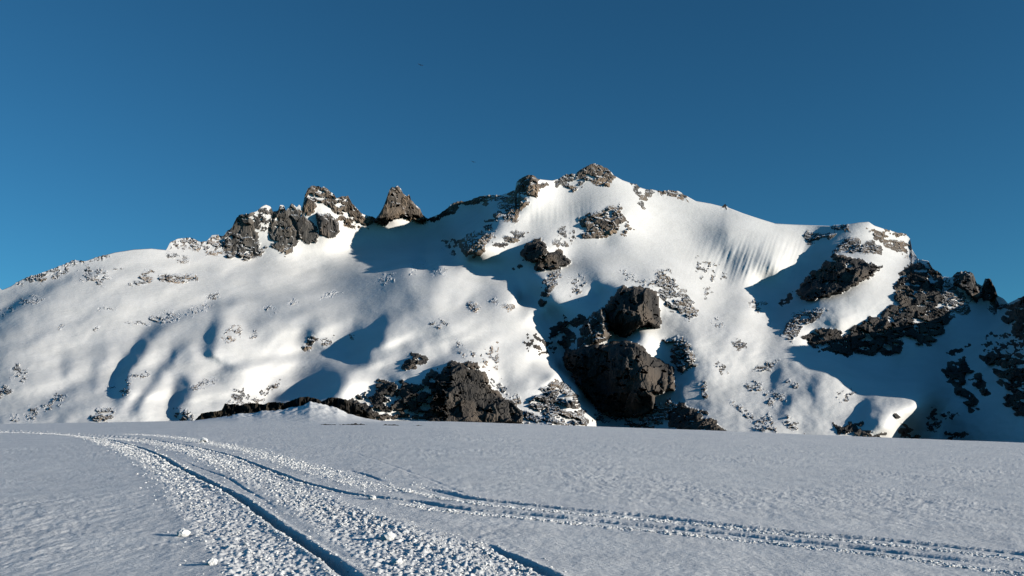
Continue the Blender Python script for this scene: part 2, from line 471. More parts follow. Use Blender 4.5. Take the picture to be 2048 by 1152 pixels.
def blur(A, r):
    for ax in (0, 1):
        B = np.zeros_like(A)
        for k in range(-r, r + 1): B += np.roll(A, k, ax)
        A = B / (2 * r + 1)
    return A
D -= blur(blur(HD, 3), 3)

# wind-shaped undulation of the snow: long benches on the left, softer on the right
ang = math.atan2(-0.30, 1.0)
ua = U * cos(ang) + V * sin(ang); va = -U * sin(ang) + V * cos(ang)
wob = fbm(U / 160, V / 160, 2, 5) * 30
left_w = ss(1100, 900, U) * ss(480, 560, V)
und = fbm((ua + wob) / 260, (va + wob) / 62, 2, 11)
und2 = fbm(U / 60, V / 45, 3, 23)
D -= und * 17.0 * left_w
D -= und2 * (1.6 * left_w + 3.5 * ss(1150, 1350, U) * ss(560, 640, V) + 1.2)
D -= fbm(U / 22, V / 16, 2, 37) * 0.4
# flutes running down the steep neve under the right skyline, and faint ones elsewhere
fl_w = ss(1330, 1480, U) * ss(1660, 1560, U) * ss(455, 500, V) * ss(585, 540, V)
fl = gnoise((U + (V - 500) * 0.35) / 7.0, V / 75.0, 41) + 0.6 * gnoise((U + (V - 500) * 0.35) / 3.6, V / 40.0, 43)
D -= fl * 1.2 * fl_w
fl_b = ss(1030, 1080, U) * ss(1230, 1180, U) * ss(380, 420, V) * ss(480, 450, V)
D -= gnoise(U / 6.0, V / 60.0, 47) * .5 * fl_b
fl_c = ss(420, 470, U) * ss(720, 680, U) * ss(500, 530, V) * ss(610, 580, V)
D -= gnoise((ua) / 60.0, va / 7.0, 49) * 0.8 * fl_c

# ------------------------------------------------------------------ rock outcrops (outlines on the slope)
Z = {1: (0, 440, 2.617), 2: (400, 340, 3.84), 3: (850, 300, 3.6), 4: (1300, 340, 3.84), 5: (1528, 420, 2.4),
     6: (900, 540, 3.388), 7: (380, 560, 3.413), 8: (1300, 580, 3.413), 0: (0, 0, 1)}
def P(z, *pts):
    ox, oy, s = Z[z]
    return [(ox + x / s, oy + y / s) for x, y in pts]
def E(z, x0, y0, x1, y1, tilt=0.0):
    """leaning oval patch"""
    ox, oy, s = Z[z]
    cx, cy, rx, ry = (x0 + x1) / 2, (y0 + y1) / 2, (x1 - x0) / 2 * 1.12, (y1 - y0) / 2 * 1.12
    out = []
    for k in range(12):
        a = 2 * math.pi * k / 12
        x = cx + rx * cos(a); y = cy + ry * sin(a) + (x - cx) * tilt
        out.append((ox + x / s, oy + y / s))
    return out
# (name, category, label, outline, coverage, edge px, proud m, material, block px)
OUT = [
 ('rock_band', 'rock', 'broken dark rock band along the left skyline of the snow slope', P(1, (50, 330), (150, 280), (260, 250), (390, 195), (520, 175), (580, 165), (580, 195), (500, 215), (400, 225), (350, 245), (200, 305), (90, 345)), .62, 5, 4, 'grey', 8),
 ('rock_outcrop', 'rock', 'dark rocks just under the left skyline, lower than the skyline band', E(1, 160, 255, 355, 322, -.25), .55, 7, 4, 'grey', 8),
 ('rock_outcrop', 'rock', 'loose group of grey rocks below the smooth left shoulder', E(1, 415, 245, 565, 345, .1), .5, 8, 4, 'grey', 9),
 ('rock_outcrop', 'rock', 'small flat rock alone in snow on the upper left shoulder', E(1, 596, 243, 645, 264), .8, 3, 3, 'grey', 8),
 ('rock_outcrop', 'rock', 'faint cluster of rocks at the far left edge slope, mid height', E(1, 100, 395, 225, 442, -.1), .5, 7, 3, 'grey', 8),
 ('rock_outcrop', 'rock', 'thin row of stones at the very left edge of the slope', E(1, -5, 450, 92, 485, -.3), .45, 6, 3, 'grey', 8),
 ('rock_band', 'rock', 'long brown rock band in open snow below the jagged left crest', P(1, (815, 300), (870, 282), (940, 285), (985, 275), (1040, 295), (1035, 322), (940, 335), (860, 328)), .88, 4, 6, 'brown', 10),
 ('rock_band', 'rock', 'dark low end of the brown rock band, left of it', P(1, (662, 330), (700, 315), (765, 312), (765, 335), (700, 352), (675, 350)), .9, 3, 5, 'grey', 9),
 ('rock_outcrop', 'rock', 'broken rocks stepping up above the brown rock band', E(1, 735, 262, 812, 322, -.2), .68, 5, 4, 'brown', 9),
 ('rock_outcrop', 'rock', 'snow dusted rocks at the left foot of the jagged crest', P(1, (860, 180), (900, 175), (990, 165), (985, 230), (950, 238), (905, 205)), .6, 5, 5, 'grey', 9),
 ('rock_crest', 'rock', 'low snowy rock crest on skyline, leftmost step of the jagged ridge', P(1, (870, 150), (890, 110), (930, 85), (1000, 80), (1060, 105), (1110, 70), (1165, 85), (1175, 190), (1110, 190), (1040, 165), (960, 150), (900, 160)), .56, 5, 6, 'brown', 9),
 ('rock_outcrop', 'rock', 'single dark boulder group in snow under the brown rock band', E(1, 1080, 382, 1155, 418), .78, 4, 4, 'grey', 8),
 ('rock_outcrop', 'rock', 'broken rock band across the middle left slope, under a snow bench', E(1, 785, 480, 965, 542, -.2), .55, 7, 4, 'grey', 8),
 ('rock_outcrop', 'rock', 'thin line of stones climbing right from the middle left rock band', E(1, 960, 445, 1125, 495, -.3), .42, 6, 3, 'grey', 8),
 ('rock_outcrop', 'rock', 'two small dark stones left of the middle rock band', E(1, 650, 526, 780, 552, .05), .5, 5, 3, 'grey', 7),
 ('rock_outcrop', 'rock', 'lone small rock in smooth snow, far left middle slope', E(1, 298, 538, 340, 568), .8, 3, 3, 'grey', 7),
 ('rock_outcrop', 'rock', 'lone dark rock above the wavy snow hollow on the left', E(1, 485, 556, 522, 582), .85, 3, 3, 'grey', 7),
 ('rock_outcrop', 'rock', 'row of tiny stones dotted over upper left snow', E(1, 488, 455, 625, 476), .42, 5, 2, 'grey', 6),
 ('rock_outcrop', 'rock', 'dark rocks on the lip of the long curved snow hollow', E(1, 675, 792, 778, 832, -.1), .7, 5, 4, 'slate', 8),
 ('rock_outcrop', 'rock', 'dark rocks in the bottom of the long curved snow hollow', E(1, 638, 845, 692, 912, -.5), .6, 5, 4, 'slate', 8),
 ('rock_outcrop', 'rock', 'small rock left of the long curved snow hollow', E(1, 563, 858, 608, 898), .6, 4, 3, 'grey', 7),
 ('rock_outcrop', 'rock', 'upright cluster of dark rocks near the lower left corner slope', E(1, 62, 755, 138, 855), .52, 7, 4, 'slate', 8),
 ('rock_outcrop', 'rock', 'dark rocks cut by the left edge, low on the slope', E(1, -20, 870, 58, 932, -.3), .6, 6, 4, 'slate', 8),
 ('rock_outcrop', 'rock', 'spread of dark rocks on the lower left slope, right of the edge rocks', E(1, 222, 912, 345, 990, -.4), .5, 7, 4, 'slate', 8),
 ('rock_outcrop', 'rock', 'dark rock cluster just above the snow plateau at far left', E(1, 132, 975, 205, 1055, -.4), .6, 6, 4, 'slate', 8),
 ('rock_outcrop', 'rock', 'leftmost small rocks touching the plateau edge', E(1, 55, 1010, 100, 1062), .6, 5, 3, 'slate', 7),
 ('rock_outcrop', 'rock', 'broad dark rock pile at plateau edge below the curved hollow', P(1, (460, 1060), (480, 1025), (520, 985), (580, 980), (595, 1010), (590, 1060)), .74, 5, 5, 'slate', 9),
 ('rock_outcrop', 'rock', 'dark rocks on a snow roll, lower left centre', E(1, 995, 835, 1125, 882, -.25), .6, 6, 4, 'slate', 8),
 ('rock_outcrop', 'rock', 'sparse brown rocks beside the small blue shadow hollow', E(1, 1160, 555, 1270, 635, -.4), .42, 7, 4, 'brown', 8),
 ('rock_outcrop', 'rock', 'small dark rock right of the sparse brown rocks', E(1, 1315, 572, 1352, 618, -.2), .75, 4, 4, 'slate', 8),
 ('rock_outcrop', 'rock', 'scattered rocks above the left end of the dark plateau rim', P(7, (240, 850), (260, 790), (300, 740), (360, 745), (400, 800), (420, 850), (330, 860)), .6, 6, 4, 'slate', 8),
 ('rock_outcrop', 'rock', 'line of small rocks climbing along the edge of the blue snow shadow', P(7, (400, 845), (480, 770), (580, 690), (630, 675), (620, 710), (500, 820), (470, 860)), .42, 5, 3, 'slate', 7),
 ('rock_outcrop', 'rock', 'grey rocks at plateau edge between two blue snow hollows', E(1, 915, 985, 1005, 1050), .58, 6, 4, 'slate', 8),
 ('rock_outcrop', 'rock', 'rounded brown rock knob beside a deep blue hollow, centre left', P(7, (765, 460), (800, 420), (830, 370), (870, 370), (865, 420), (820, 480), (785, 488)), .85, 4, 6, 'brown', 8),
 ('rock_outcrop', 'rock', 'small rocks right of the rounded brown knob', E(7, 890, 395, 985, 447, -.2), .6, 5, 3, 'grey', 8),
 ('rock_outcrop', 'rock', 'tiny reddish rock between two blue snow hollows', E(7, 1080, 368, 1118, 405), .75, 3, 3, 'brown', 7),
 ('rock_outcrop', 'rock', 'brown boulder knob on the lit spur, left of a pointed snow edge', P(7, (1880, 180), (1900, 145), (1940, 140), (1980, 180), (1975, 215), (1940, 226), (1905, 210)), .88, 4, 6, 'brown', 9),
 ('rock_outcrop', 'rock', 'dark knob right of the brown boulder, near the shaded gully', P(3, (450, 1080), (480, 1055), (515, 1060), (525, 1100), (510, 1120), (470, 1110)), .85, 4, 5, 'slate', 8),
 ('rock_outcrop', 'rock', 'pale tan rocks at the spur edge beside the shaded gully', E(3, 545, 1095, 650, 1165, .2), .5, 5, 4, 'brown', 8),
 ('rock_outcrop', 'rock', 'small rocks in snow below the brown boulder knob', E(7, 1630, 262, 1770, 325, -.1), .45, 6, 3, 'grey', 8),
 ('rock_outcrop', 'rock', 'grey rocks on the upper bench at centre left', E(7, 655, 128, 748, 178), .55, 6, 3, 'grey', 8),
 ('rock_outcrop', 'rock', 'grey rocks left of the upper bench rocks', E(7, 488, 175, 605, 235, .1), .48, 6, 3, 'grey', 8),
 ('rock_outcrop', 'rock', 'row of stones on a snow lip under the sunlit bowl', E(7, 870, 72, 1035, 125, -.15), .42, 6, 3, 'grey', 8),
 ('rock_outcrop', 'rock', 'stones on a snow lip below the big blue shadow, left part', E(2, 1360, 795, 1505, 872, -.25), .48, 6, 3, 'grey', 8),
 ('rock_outcrop', 'rock', 'reddish stones on the lit wedge under the big blue shadow', E(2, 1560, 715, 1760, 800, -.4), .38, 6, 3, 'brown', 8),
 ('rock_outcrop', 'rock', 'grey stones right of the lit wedge under the big blue shadow', E(2, 1785, 745, 1905, 805, -.1), .55, 6, 3, 'grey', 8),
 ('rock_outcrop', 'rock', 'thin dark slabs inside the big blue bowl shadow', P(2, (1830, 600), (1850, 545), (1920, 540), (2010, 520), (2020, 560), (1960, 600), (1950, 660), (1920, 675), (1930, 620)), .5, 6, 4, 'slate', 8),
 # jagged left crest
 ('rock_tower', 'rock', 'large grey buttress at left end of the jagged crest', P(2, (160, 500), (190, 490), (240, 425), (280, 350), (345, 325), (400, 320), (400, 400), (440, 480), (445, 560), (505, 590), (470, 650), (400, 690), (330, 698), (285, 650), (230, 695), (180, 640)), .88, 4, 10, 'grey', 15),
 ('rock_tower', 'rock', 'snow plastered pinnacle right of the large left buttress', P(2, (405, 315), (470, 275), (505, 250), (560, 300), (565, 380), (510, 470), (450, 470), (410, 400)), .5, 5, 7, 'grey', 9),
 ('rock_tower', 'rock', 'dark broken tower in the middle of the jagged crest', P(2, (540, 400), (575, 330), (610, 255), (650, 255), (690, 320), (720, 420), (750, 470), (740, 575), (665, 658), (600, 620), (560, 600), (528, 540)), .84, 4, 9, 'grey', 13),
 ('rock_tower', 'rock', 'striped grey slab under a slanting snow ramp, jagged crest', P(2, (685, 300), (705, 240), (745, 300), (800, 360), (860, 390), (915, 490), (880, 550), (820, 578), (765, 530), (740, 440), (700, 380)), .92, 4, 10, 'grey', 16),
 ('rock_tower', 'rock', 'highest snow flecked summit of the jagged crest', P(2, (770, 330), (795, 240), (805, 180), (830, 125), (870, 100), (955, 110), (1030, 180), (1050, 215), (1065, 340), (980, 280), (920, 260), (870, 320), (830, 340)), .7, 5, 9, 'brown', 10),
 ('rock_tower', 'rock', 'smooth rounded dark grey face under the highest crest summit', P(2, (888, 330), (960, 330), (1010, 360), (1062, 375), (1062, 480), (1030, 520), (985, 536), (930, 500), (900, 420)), .97, 3, 11, 'slate', 22),
 ('rock_crest', 'rock', 'brown crest descending right to the notch before the spire', P(2, (1050, 215), (1095, 190), (1140, 175), (1200, 280), (1260, 340), (1345, 360), (1340, 400), (1290, 445), (1210, 440), (1130, 445), (1070, 390), (1060, 300)), .76, 4, 8, 'brown', 11),
 ('rock_spire', 'rock', 'tall brown pointed rock spire standing alone on the skyline', P(2, (1345, 395), (1390, 310), (1450, 150), (1475, 115), (1530, 110), (1570, 190), (1625, 180), (1640, 250), (1700, 300), (1755, 385), (1690, 408), (1620, 380), (1560, 355), (1500, 390), (1440, 412), (1370, 412)), .93, 3, 12, 'brown', 14),
 ('rock_crest', 'rock', 'thin dark shadowed crest right of the lone spire', P(2, (1745, 380), (1800, 345), (1870, 310), (1915, 280), (1960, 300), (1950, 325), (1880, 360), (1800, 400)), .93, 3, 5, 'dark', 9),
 # central ridge and summit
 ('rock_crest', 'rock', 'long brown rock rim on the skyline left of the main summit', P(3, (180, 425), (190, 375), (240, 360), (390, 325), (470, 315), (560, 315), (640, 285), (660, 310), (600, 360), (540, 400), (515, 395), (490, 370), (420, 402), (330, 382), (260, 412), (215, 432)), .84, 4, 6, 'brown', 9),
 ('rock_tower', 'rock', 'rounded brown rock head on the skyline left of the summit', P(3, (648, 300), (660, 225), (690, 195), (735, 165), (800, 175), (830, 250), (900, 215), (900, 250), (835, 275), (830, 312), (790, 348), (720, 322), (665, 318)), .9, 4, 9, 'brown', 10),
 ('rock_outcrop', 'rock', 'brown rock ledges running down below the rounded rock head', P(3, (540, 390), (590, 330), (640, 315), (700, 332), (756, 376), (695, 422), (665, 505), (612, 538), (545, 480), (490, 545), (470, 545), (490, 490), (515, 430)), .85, 4, 9, 'brown', 10),
 ('rock_outcrop', 'rock', 'dark brown knob ending the ridge, beside the big blue shadow', P(3, (255, 660), (310, 600), (400, 585), (510, 590), (505, 615), (435, 680), (432, 725), (380, 765), (300, 758), (258, 715)), .92, 4, 9, 'brown', 11),
 ('rock_outcrop', 'rock', 'dark rock strip joining the ridge knob to the ledges above', P(3, (330, 600), (400, 550), (480, 500), (510, 520), (490, 570), (430, 590)), .7, 5, 6, 'slate', 9),
 ('rock_outcrop', 'rock', 'low grey rock rib in half shadow under the summit snowfield', P(3, (575, 610), (620, 595), (690, 588), (790, 595), (730, 640), (650, 668), (585, 660)), .72, 5, 6, 'grey', 9),
 ('rock_outcrop', 'rock', 'few dark rocks in blue shade left of the split rock', E(3, 500, 640, 590, 705, .2), .5, 6, 4, 'slate', 8),
 ('rock_outcrop', 'rock', 'large split dark rock face in the middle of the mountain', P(3, (695, 745), (730, 680), (790, 650), (850, 640), (905, 715), (880, 750), (960, 728), (1050, 780), (1055, 828), (980, 848), (890, 868), (800, 862), (810, 800), (740, 803), (705, 790)), .93, 4, 11, 'dark', 14),
 ('rock_outcrop', 'rock', 'grey rocks up right of the large split dark rock', P(3, (915, 660), (950, 635), (1000, 650), (1030, 695), (980, 702), (925, 685)), .78, 4, 5, 'grey', 8),
 ('rock_outcrop', 'rock', 'small dark slab in blue shade under the split rock', E(3, 635, 820, 695, 852, -.3), .8, 4, 4, 'slate', 8),
 ('rock_tower', 'rock', 'brown rock dome forming the highest summit of the mountain', P(3, (1085, 190), (1115, 135), (1150, 115), (1180, 90), (1230, 85), (1335, 135), (1372, 190), (1325, 258), (1235, 252), (1150, 228), (1130, 215)), .88, 3, 10, 'brown', 12),
 ('rock_outcrop', 'rock', 'snow flecked rocks directly left of the summit dome', P(3, (925, 225), (970, 195), (1025, 160), (1085, 165), (1145, 220), (1100, 292), (1065, 312), (1000, 280), (940, 255)), .64, 5, 6, 'grey', 9),
 ('rock_outcrop', 'rock', 'broad sunlit brown rock face below and right of the summit', P(3, (1090, 500), (1150, 470), (1240, 440), (1330, 415), (1400, 395), (1432, 440), (1440, 510), (1505, 585), (1480, 612), (1400, 590), (1330, 612), (1250, 652), (1190, 658), (1110, 610), (1150, 560)), .8, 5, 9, 'brown', 11),
 ('rock_outcrop', 'rock', 'grey rocks left of the broad sunlit brown face', E(3, 955, 570, 1090, 665, .35), .5, 6, 4, 'grey', 8),
 ('rock_outcrop', 'rock', 'thin rock rib slanting down right of the summit', P(3, (1490, 240), (1530, 250), (1530, 285), (1590, 345), (1592, 375), (1545, 350), (1505, 305)), .8, 3, 4, 'grey', 8),
 ('rock_outcrop', 'rock', 'tiny rock below the thin slanting rib', E(3, 1540, 380, 1585, 418, .3), .8, 3, 3, 'grey', 7),
 ('rock_outcrop', 'rock', 'small dark tooth on the skyline right of the summit', E(3, 1590, 275, 1645, 330), .85, 3, 4, 'grey', 8),
 ('rock_outcrop', 'rock', 'low rocks on the skyline where the right ridge bends down', P(4, (60, 185), (70, 155), (180, 145), (230, 155), (300, 215), (295, 255), (220, 215), (180, 212), (110, 208)), .76, 4, 4, 'brown', 8),
 ('rock_outcrop', 'rock', 'tiny dark pinnacle sticking up from the right snow skyline', E(4, 552, 250, 602, 302), .92, 3, 4, 'dark', 7),
 ('rock_outcrop', 'rock', 'dark snow flecked rib dropping beside the shaded gully, centre', P(3, (880, 875), (985, 860), (985, 900), (925, 1000), (885, 1100), (850, 1150), (822, 1090), (840, 990)), .7, 5, 6, 'slate', 9),
 ('rock_outcrop', 'rock', 'ring of small rocks in bright snow right of the gully rib', E(3, 1030, 900, 1165, 1065, 0), .36, 8, 3, 'grey', 8),
 ('rock_outcrop', 'rock', 'speckled rocky slab sloping down right behind the black tower', P(6, (1380, 40), (1420, -10), (1500, -15), (1530, 40), (1560, 100), (1620, 180), (1700, 310), (1655, 355), (1580, 320), (1480, 260), (1425, 190), (1400, 120)), .74, 6, 6, 'grey', 9),
 ('rock_outcrop', 'rock', 'scattered rocks in snow above the black tower', P(6, (1130, 20), (1160, -20), (1230, 20), (1320, 60), (1400, 60), (1390, 140), (1270, 110), (1200, 80)), .4, 7, 3, 'grey', 8),
 ('rock_outcrop', 'rock', 'few stones dotted on bright snow under the right snowfield', E(4, 320, 690, 570, 860, .2), .22, 10, 3, 'grey', 8),
 ('rock_outcrop', 'rock', 'stones in bright snow left of the long right shadow tip', E(4, 420, 905, 480, 970), .5, 6, 3, 'grey', 7),
 # black buttress
 ('rock_tower', 'rock', 'black square-topped rock tower standing on the buttress', P(6, (1040, 260), (1100, 185), (1165, 105), (1250, 120), (1330, 118), (1402, 140), (1420, 240), (1432, 388), (1370, 392), (1340, 360), (1270, 412), (1180, 452), (1110, 432), (1080, 380)), .965, 3, 26, 'dark', 26),
 ('rock_tower', 'rock', 'grey shoulder leaning against the left foot of the black tower', P(6, (862, 530), (882, 400), (930, 330), (975, 285), (1030, 248), (1078, 390), (1102, 440), (1010, 502), (910, 526)), .95, 3, 22, 'slate', 24),
 ('rock_cliff', 'cliff', 'huge black buttress cliff below the square tower', P(6, (760, 580), (790, 540), (865, 535), (1010, 505), (1150, 480), (1250, 485), (1340, 555), (1430, 625), (1515, 650), (1522, 810), (1445, 832), (1372, 832), (1392, 900), (1380, 960), (1280, 992), (1150, 1002), (1050, 982), (985, 925), (890, 800), (820, 700), (765, 620)), .955, 3, 24, 'dark', 30),
 ('rock_outcrop', 'rock', 'snow streaked pillar at the right side of the black buttress', P(6, (1440, 475), (1500, 462), (1590, 448), (1632, 530), (1662, 640), (1570, 698), (1525, 650), (1505, 580), (1480, 510)), .84, 4, 14, 'slate', 13),
 ('rock_outcrop', 'rock', 'low dark crags with snow at the foot of the black buttress', P(6, (1160, 1040), (1200, 1000), (1290, 990), (1392, 905), (1450, 868), (1560, 895), (1590, 960), (1480, 1020), (1380, 1060), (1250, 1060)), .74, 5, 8, 'slate', 12),
 ('rock_outcrop', 'rock', 'black rock corner at plateau edge right of the buttress foot', P(6, (1480, 1075), (1490, 980), (1560, 900), (1640, 925), (1720, 970), (1790, 1010), (1860, 1090)), .88, 4, 10, 'dark', 13),
 ('rock_outcrop', 'rock', 'broken dark rocks in blue shade at the left foot of the black buttress', P(6, (930, 960), (990, 920), (1060, 975), (1160, 995), (1210, 1010), (1200, 1060), (1100, 1040), (960, 1000)), .6, 6, 6, 'slate', 10),
 ('rock_outcrop', 'rock', 'short dark rib in snow right of the buttress', P(6, (1645, 770), (1690, 745), (1745, 755), (1755, 880), (1720, 870), (1690, 810)), .72, 4, 6, 'slate', 9),
 ('rock_outcrop', 'rock', 'dark rocks in the blue gully left of the black buttress', P(6, (665, 440), (700, 390), (760, 325), (850, 305), (945, 320), (890, 370), (825, 405), (855, 480), (770, 530), (705, 480)), .76, 5, 7, 'dark', 12),
 ('rock_outcrop', 'rock', 'scattered stones deep in the blue gully', E(6, 485, 450, 700, 555, .3), .4, 7, 4, 'dark', 9),
 # cliffs in front on the left
 ('rock_cliff', 'cliff', 'broad brown-black cliff face rising behind the plateau, left of the gully', P(6, (-110, 760), (-60, 680), (10, 630), (110, 618), (180, 640), (240, 705), (300, 800), (350, 862), (440, 890), (490, 960), (500, 1040), (-140, 1040), (-130, 900)), .95, 4, 14, 'dark', 17),
 ('rock_cliff', 'cliff', 'snow streaked dark crag at the left end of the front cliffs', P(7, (1060, 850), (1160, 780), (1290, 690), (1440, 690), (1560, 705), (1660, 610), (1770, 590), (1800, 690), (1740, 760), (1760, 950), (1300, 945), (1200, 935), (1090, 885)), .68, 5, 12, 'dark', 13),
 ('rock_cliff', 'cliff', 'half snowy crag at the right end of the front cliffs', P(6, (505, 1045), (515, 910), (560, 850), (650, 790), (705, 745), (800, 760), (850, 850), (900, 900), (935, 1050)), .66, 6, 12, 'slate', 12),
 ('rock_outcrop', 'rock', 'dark rock nose in snow above the left front cliffs', P(7, (1445, 590), (1480, 540), (1540, 485), (1600, 520), (1660, 550), (1610, 580), (1530, 600), (1465, 615)), .82, 4, 7, 'dark', 10),
 ('rock_outcrop', 'rock', 'thin ribs of stones above the front cliff top', P(6, (20, 430), (90, 540), (200, 560), (310, 480), (335, 580), (310, 680), (260, 690), (200, 630), (90, 600), (30, 500)), .3, 8, 3, 'brown', 8),
 ('rock_outcrop', 'rock', 'line of stones down the snow tongue between the front cliffs', P(6, (270, 720), (340, 740), (420, 850), (500, 850), (490, 920), (380, 860), (300, 790)), .45, 7, 4, 'grey', 8),
 # right ridge
 ('rock_crest', 'rock', 'small dark rocks left of the white cap on the right skyline', P(5, (322, 85), (345, 70), (400, 70), (418, 105), (370, 108), (335, 95)), .82, 4, 4, 'slate', 8),
 ('rock_outcrop', 'rock', 'flat dark rocks throwing pointed shadows left, upper right ridge', P(5, (185, 115), (205, 100), (260, 108), (348, 108), (335, 135), (280, 140), (212, 160), (195, 145)), .85, 4, 6, 'slate', 9),
 ('rock_outcrop', 'rock', 'dark blocky rocks beneath the white cap of the right ridge', P(5, (335, 205), (340, 160), (380, 145), (430, 128), (470, 150), (520, 148), (560, 165), (568, 210), (480, 215), (400, 205)), .88, 4, 9, 'slate', 12),
 ('rock_cliff', 'cliff', 'dark stepped cliff with left face in shade, right ridge', P(5, (305, 245), (345, 210), (420, 225), (500, 250), (565, 272), (510, 330), (430, 370), (380, 392), (280, 420), (210, 438), (158, 412), (165, 370), (200, 325), (260, 280)), .9, 4, 13, 'dark', 15),
 ('rock_outcrop', 'rock', 'scattered reddish rocks on the sunny right skyline', P(5, (490, 90), (560, 95), (640, 100), (695, 105), (720, 170), (750, 240), (690, 232), (600, 170), (540, 152)), .6, 6, 5, 'brown', 9),
 ('rock_outcrop', 'rock', 'rounded dark rocks at the left foot of the right ridge', P(5, (85, 600), (100, 545), (150, 490), (230, 472), (302, 478), (245, 530), (185, 560), (155, 600), (140, 645)), .82, 5, 8, 'slate', 11),
 ('rock_cliff', 'cliff', 'massive rugged dark cliff of the right ridge with snow patches', P(5, (180, 610), (250, 572), (400, 585), (450, 545), (560, 500), (620, 440), (640, 310), (700, 278), (790, 240), (860, 300), (855, 370), (895, 420), (905, 510), (820, 640), (740, 645), (680, 600), (645, 692), (520, 695), (350, 692), (240, 662)), .8, 5, 14, 'dark', 13),
 ('rock_outcrop', 'rock', 'snow striped rocks between the massive cliff and square tower', P(5, (850, 365), (880, 330), (930, 380), (1000, 440), (985, 500), (910, 512), (862, 450)), .74, 5, 8, 'slate', 10),
 ('rock_tower', 'rock', 'square dark rock tower on the right skyline', P(5, (905, 345), (925, 295), (965, 280), (1008, 295), (1025, 360), (1055, 400), (1022, 442), (965, 385)), .96, 3, 12, 'slate', 16),
 ('rock_tower', 'rock', 'small thumb-like rock pinnacle right of the square tower', P(5, (1045, 400), (1052, 365), (1065, 320), (1095, 320), (1122, 410), (1085, 440), (1050, 435)), .95, 3, 9, 'slate', 14),
 ('rock_outcrop', 'rock', 'snow capped rock at the low notch of the right skyline', P(5, (1068, 460), (1090, 440), (1140, 430), (1172, 455), (1110, 492), (1080, 508)), .72, 4, 6, 'slate', 10),
 ('rock_cliff', 'cliff', 'shadowed cliff cut by the right edge of the view, upper', P(5, (1148, 510), (1190, 450), (1250, 405), (1340, 390), (1340, 620), (1200, 612), (1185, 550), (1150, 555)), .85, 5, 12, 'dark', 14),
 ('rock_cliff', 'cliff', 'shadowed rocky wall at the right edge, lower', P(5, (1035, 690), (1130, 678), (1200, 698), (1340, 700), (1340, 1010), (1240, 990), (1148, 945), (1150, 840), (1100, 775), (1050, 722)), .78, 6, 12, 'dark', 13),
 ('rock_outcrop', 'rock', 'loose rocks on blue snow between the two right edge cliffs', E(5, 1060, 590, 1260, 690, .0), .36, 8, 4, 'dark', 9),
 ('rock_outcrop', 'rock', 'hooked snow capped rock standing in the shaded right valley', P(5, (858, 800), (862, 765), (900, 728), (960, 712), (1005, 770), (985, 790), (965, 800), (962, 845), (930, 850), (900, 828)), .86, 4, 11, 'dark', 12),
 ('rock_outcrop', 'rock', 'dark blocks below the hooked rock in the shaded valley', P(5, (905, 850), (965, 850), (1010, 890), (1035, 955), (990, 970), (950, 910), (910, 890)), .82, 4, 8, 'dark', 11),
 ('rock_outcrop', 'rock', 'slanting dark slab right of the hooked rock', P(5, (985, 815), (1035, 785), (1082, 880), (1050, 902)), .92, 4, 7, 'dark', 13),
 ('rock_outcrop', 'rock', 'broken rocks around the lit snow patch in the shaded right valley', P(5, (785, 1010), (815, 950), (860, 970), (935, 975), (935, 995), (860, 1000), (830, 1060), (780, 1060)), .55, 6, 5, 'slate', 9),
 ('rock_outcrop', 'rock', 'small dark rocks at plateau edge in the shaded right valley', E(5, 870, 1055, 965, 1105, 0), .55, 6, 4, 'dark', 9),
 ('rock_outcrop', 'rock', 'thin dark slab on blue snow under the square tower', P(5, (882, 682), (940, 655), (995, 640), (965, 672), (905, 692)), .88, 4, 4, 'dark', 9),
 # lit lobe on the right
 ('rock_outcrop', 'rock', 'dark rocks under a round snow hump, right of centre', P(8, (690, 540), (740, 525), (800, 490), (890, 478), (840, 530), (770, 565), (715, 560)), .72, 5, 5, 'slate', 8),
 ('rock_outcrop', 'rock', 'dark rocks above the round snow hump', P(8, (545, 350), (580, 330), (640, 360), (655, 400), (610, 415)), .66, 5, 4, 'slate', 8),
 ('rock_outcrop', 'rock', 'brown rocks where the snow shelf meets the long right shadow', P(8, (650, 75), (720, 60), (800, 70), (800, 130), (740, 145), (680, 120)), .5, 6, 4, 'brown', 8),
 ('rock_outcrop', 'rock', 'rocks in the saddle of the lit snow lobe', E(8, 925, 615, 1025, 668, .2), .5, 6, 4, 'slate', 8),
 ('rock_outcrop', 'rock', 'dark rocks at the left foot of the lit snow lobe', E(8, 835, 700, 925, 765, .4), .75, 5, 5, 'slate', 8),
 ('rock_outcrop', 'rock', 'grey rocks on the lit slope left of the snow lobe', E(8, 775, 695, 860, 790, .4), .55, 6, 4, 'grey', 8),
 ('rock_outcrop', 'rock', 'diagonal trail of rocks down to the plateau, right of the buttress', P(8, (540, 740), (590, 760), (700, 850), (800, 850), (880, 900), (870, 975), (700, 965), (690, 900), (600, 830)), .48, 8, 4, 'slate', 9),
 ('rock_outcrop', 'rock', 'dark rocks at plateau edge under the lit snow lobe, left part', P(8, (900, 870), (940, 860), (1010, 920), (1045, 970), (960, 965)), .66, 5, 5, 'slate', 9),
 ('rock_outcrop', 'rock', 'dark rock fringe at plateau edge under the lit snow lobe', P(8, (1260, 925), (1330, 905), (1450, 905), (1440, 960), (1560, 980), (1640, 1000), (1560, 1015), (1280, 995)), .72, 5, 5, 'dark', 9),
 ('rock_outcrop', 'rock', 'dark rocks trailing under the pointed tip of the snow lobe', P(8, (1655, 830), (1690, 850), (1740, 930), (1850, 980), (1850, 1015), (1720, 1010), (1690, 930)), .62, 5, 5, 'dark', 9),
 ('rock_outcrop', 'rock', 'few tiny stones on the face of the lit snow lobe', E(8, 1265, 685, 1405, 755, -.3), .4, 6, 2, 'slate', 7),
 ('rock_outcrop', 'rock', 'small rocks in bright snow right of the speckled slab', E(8, 425, 190, 495, 260, .2), .55, 6, 3, 'grey', 8),
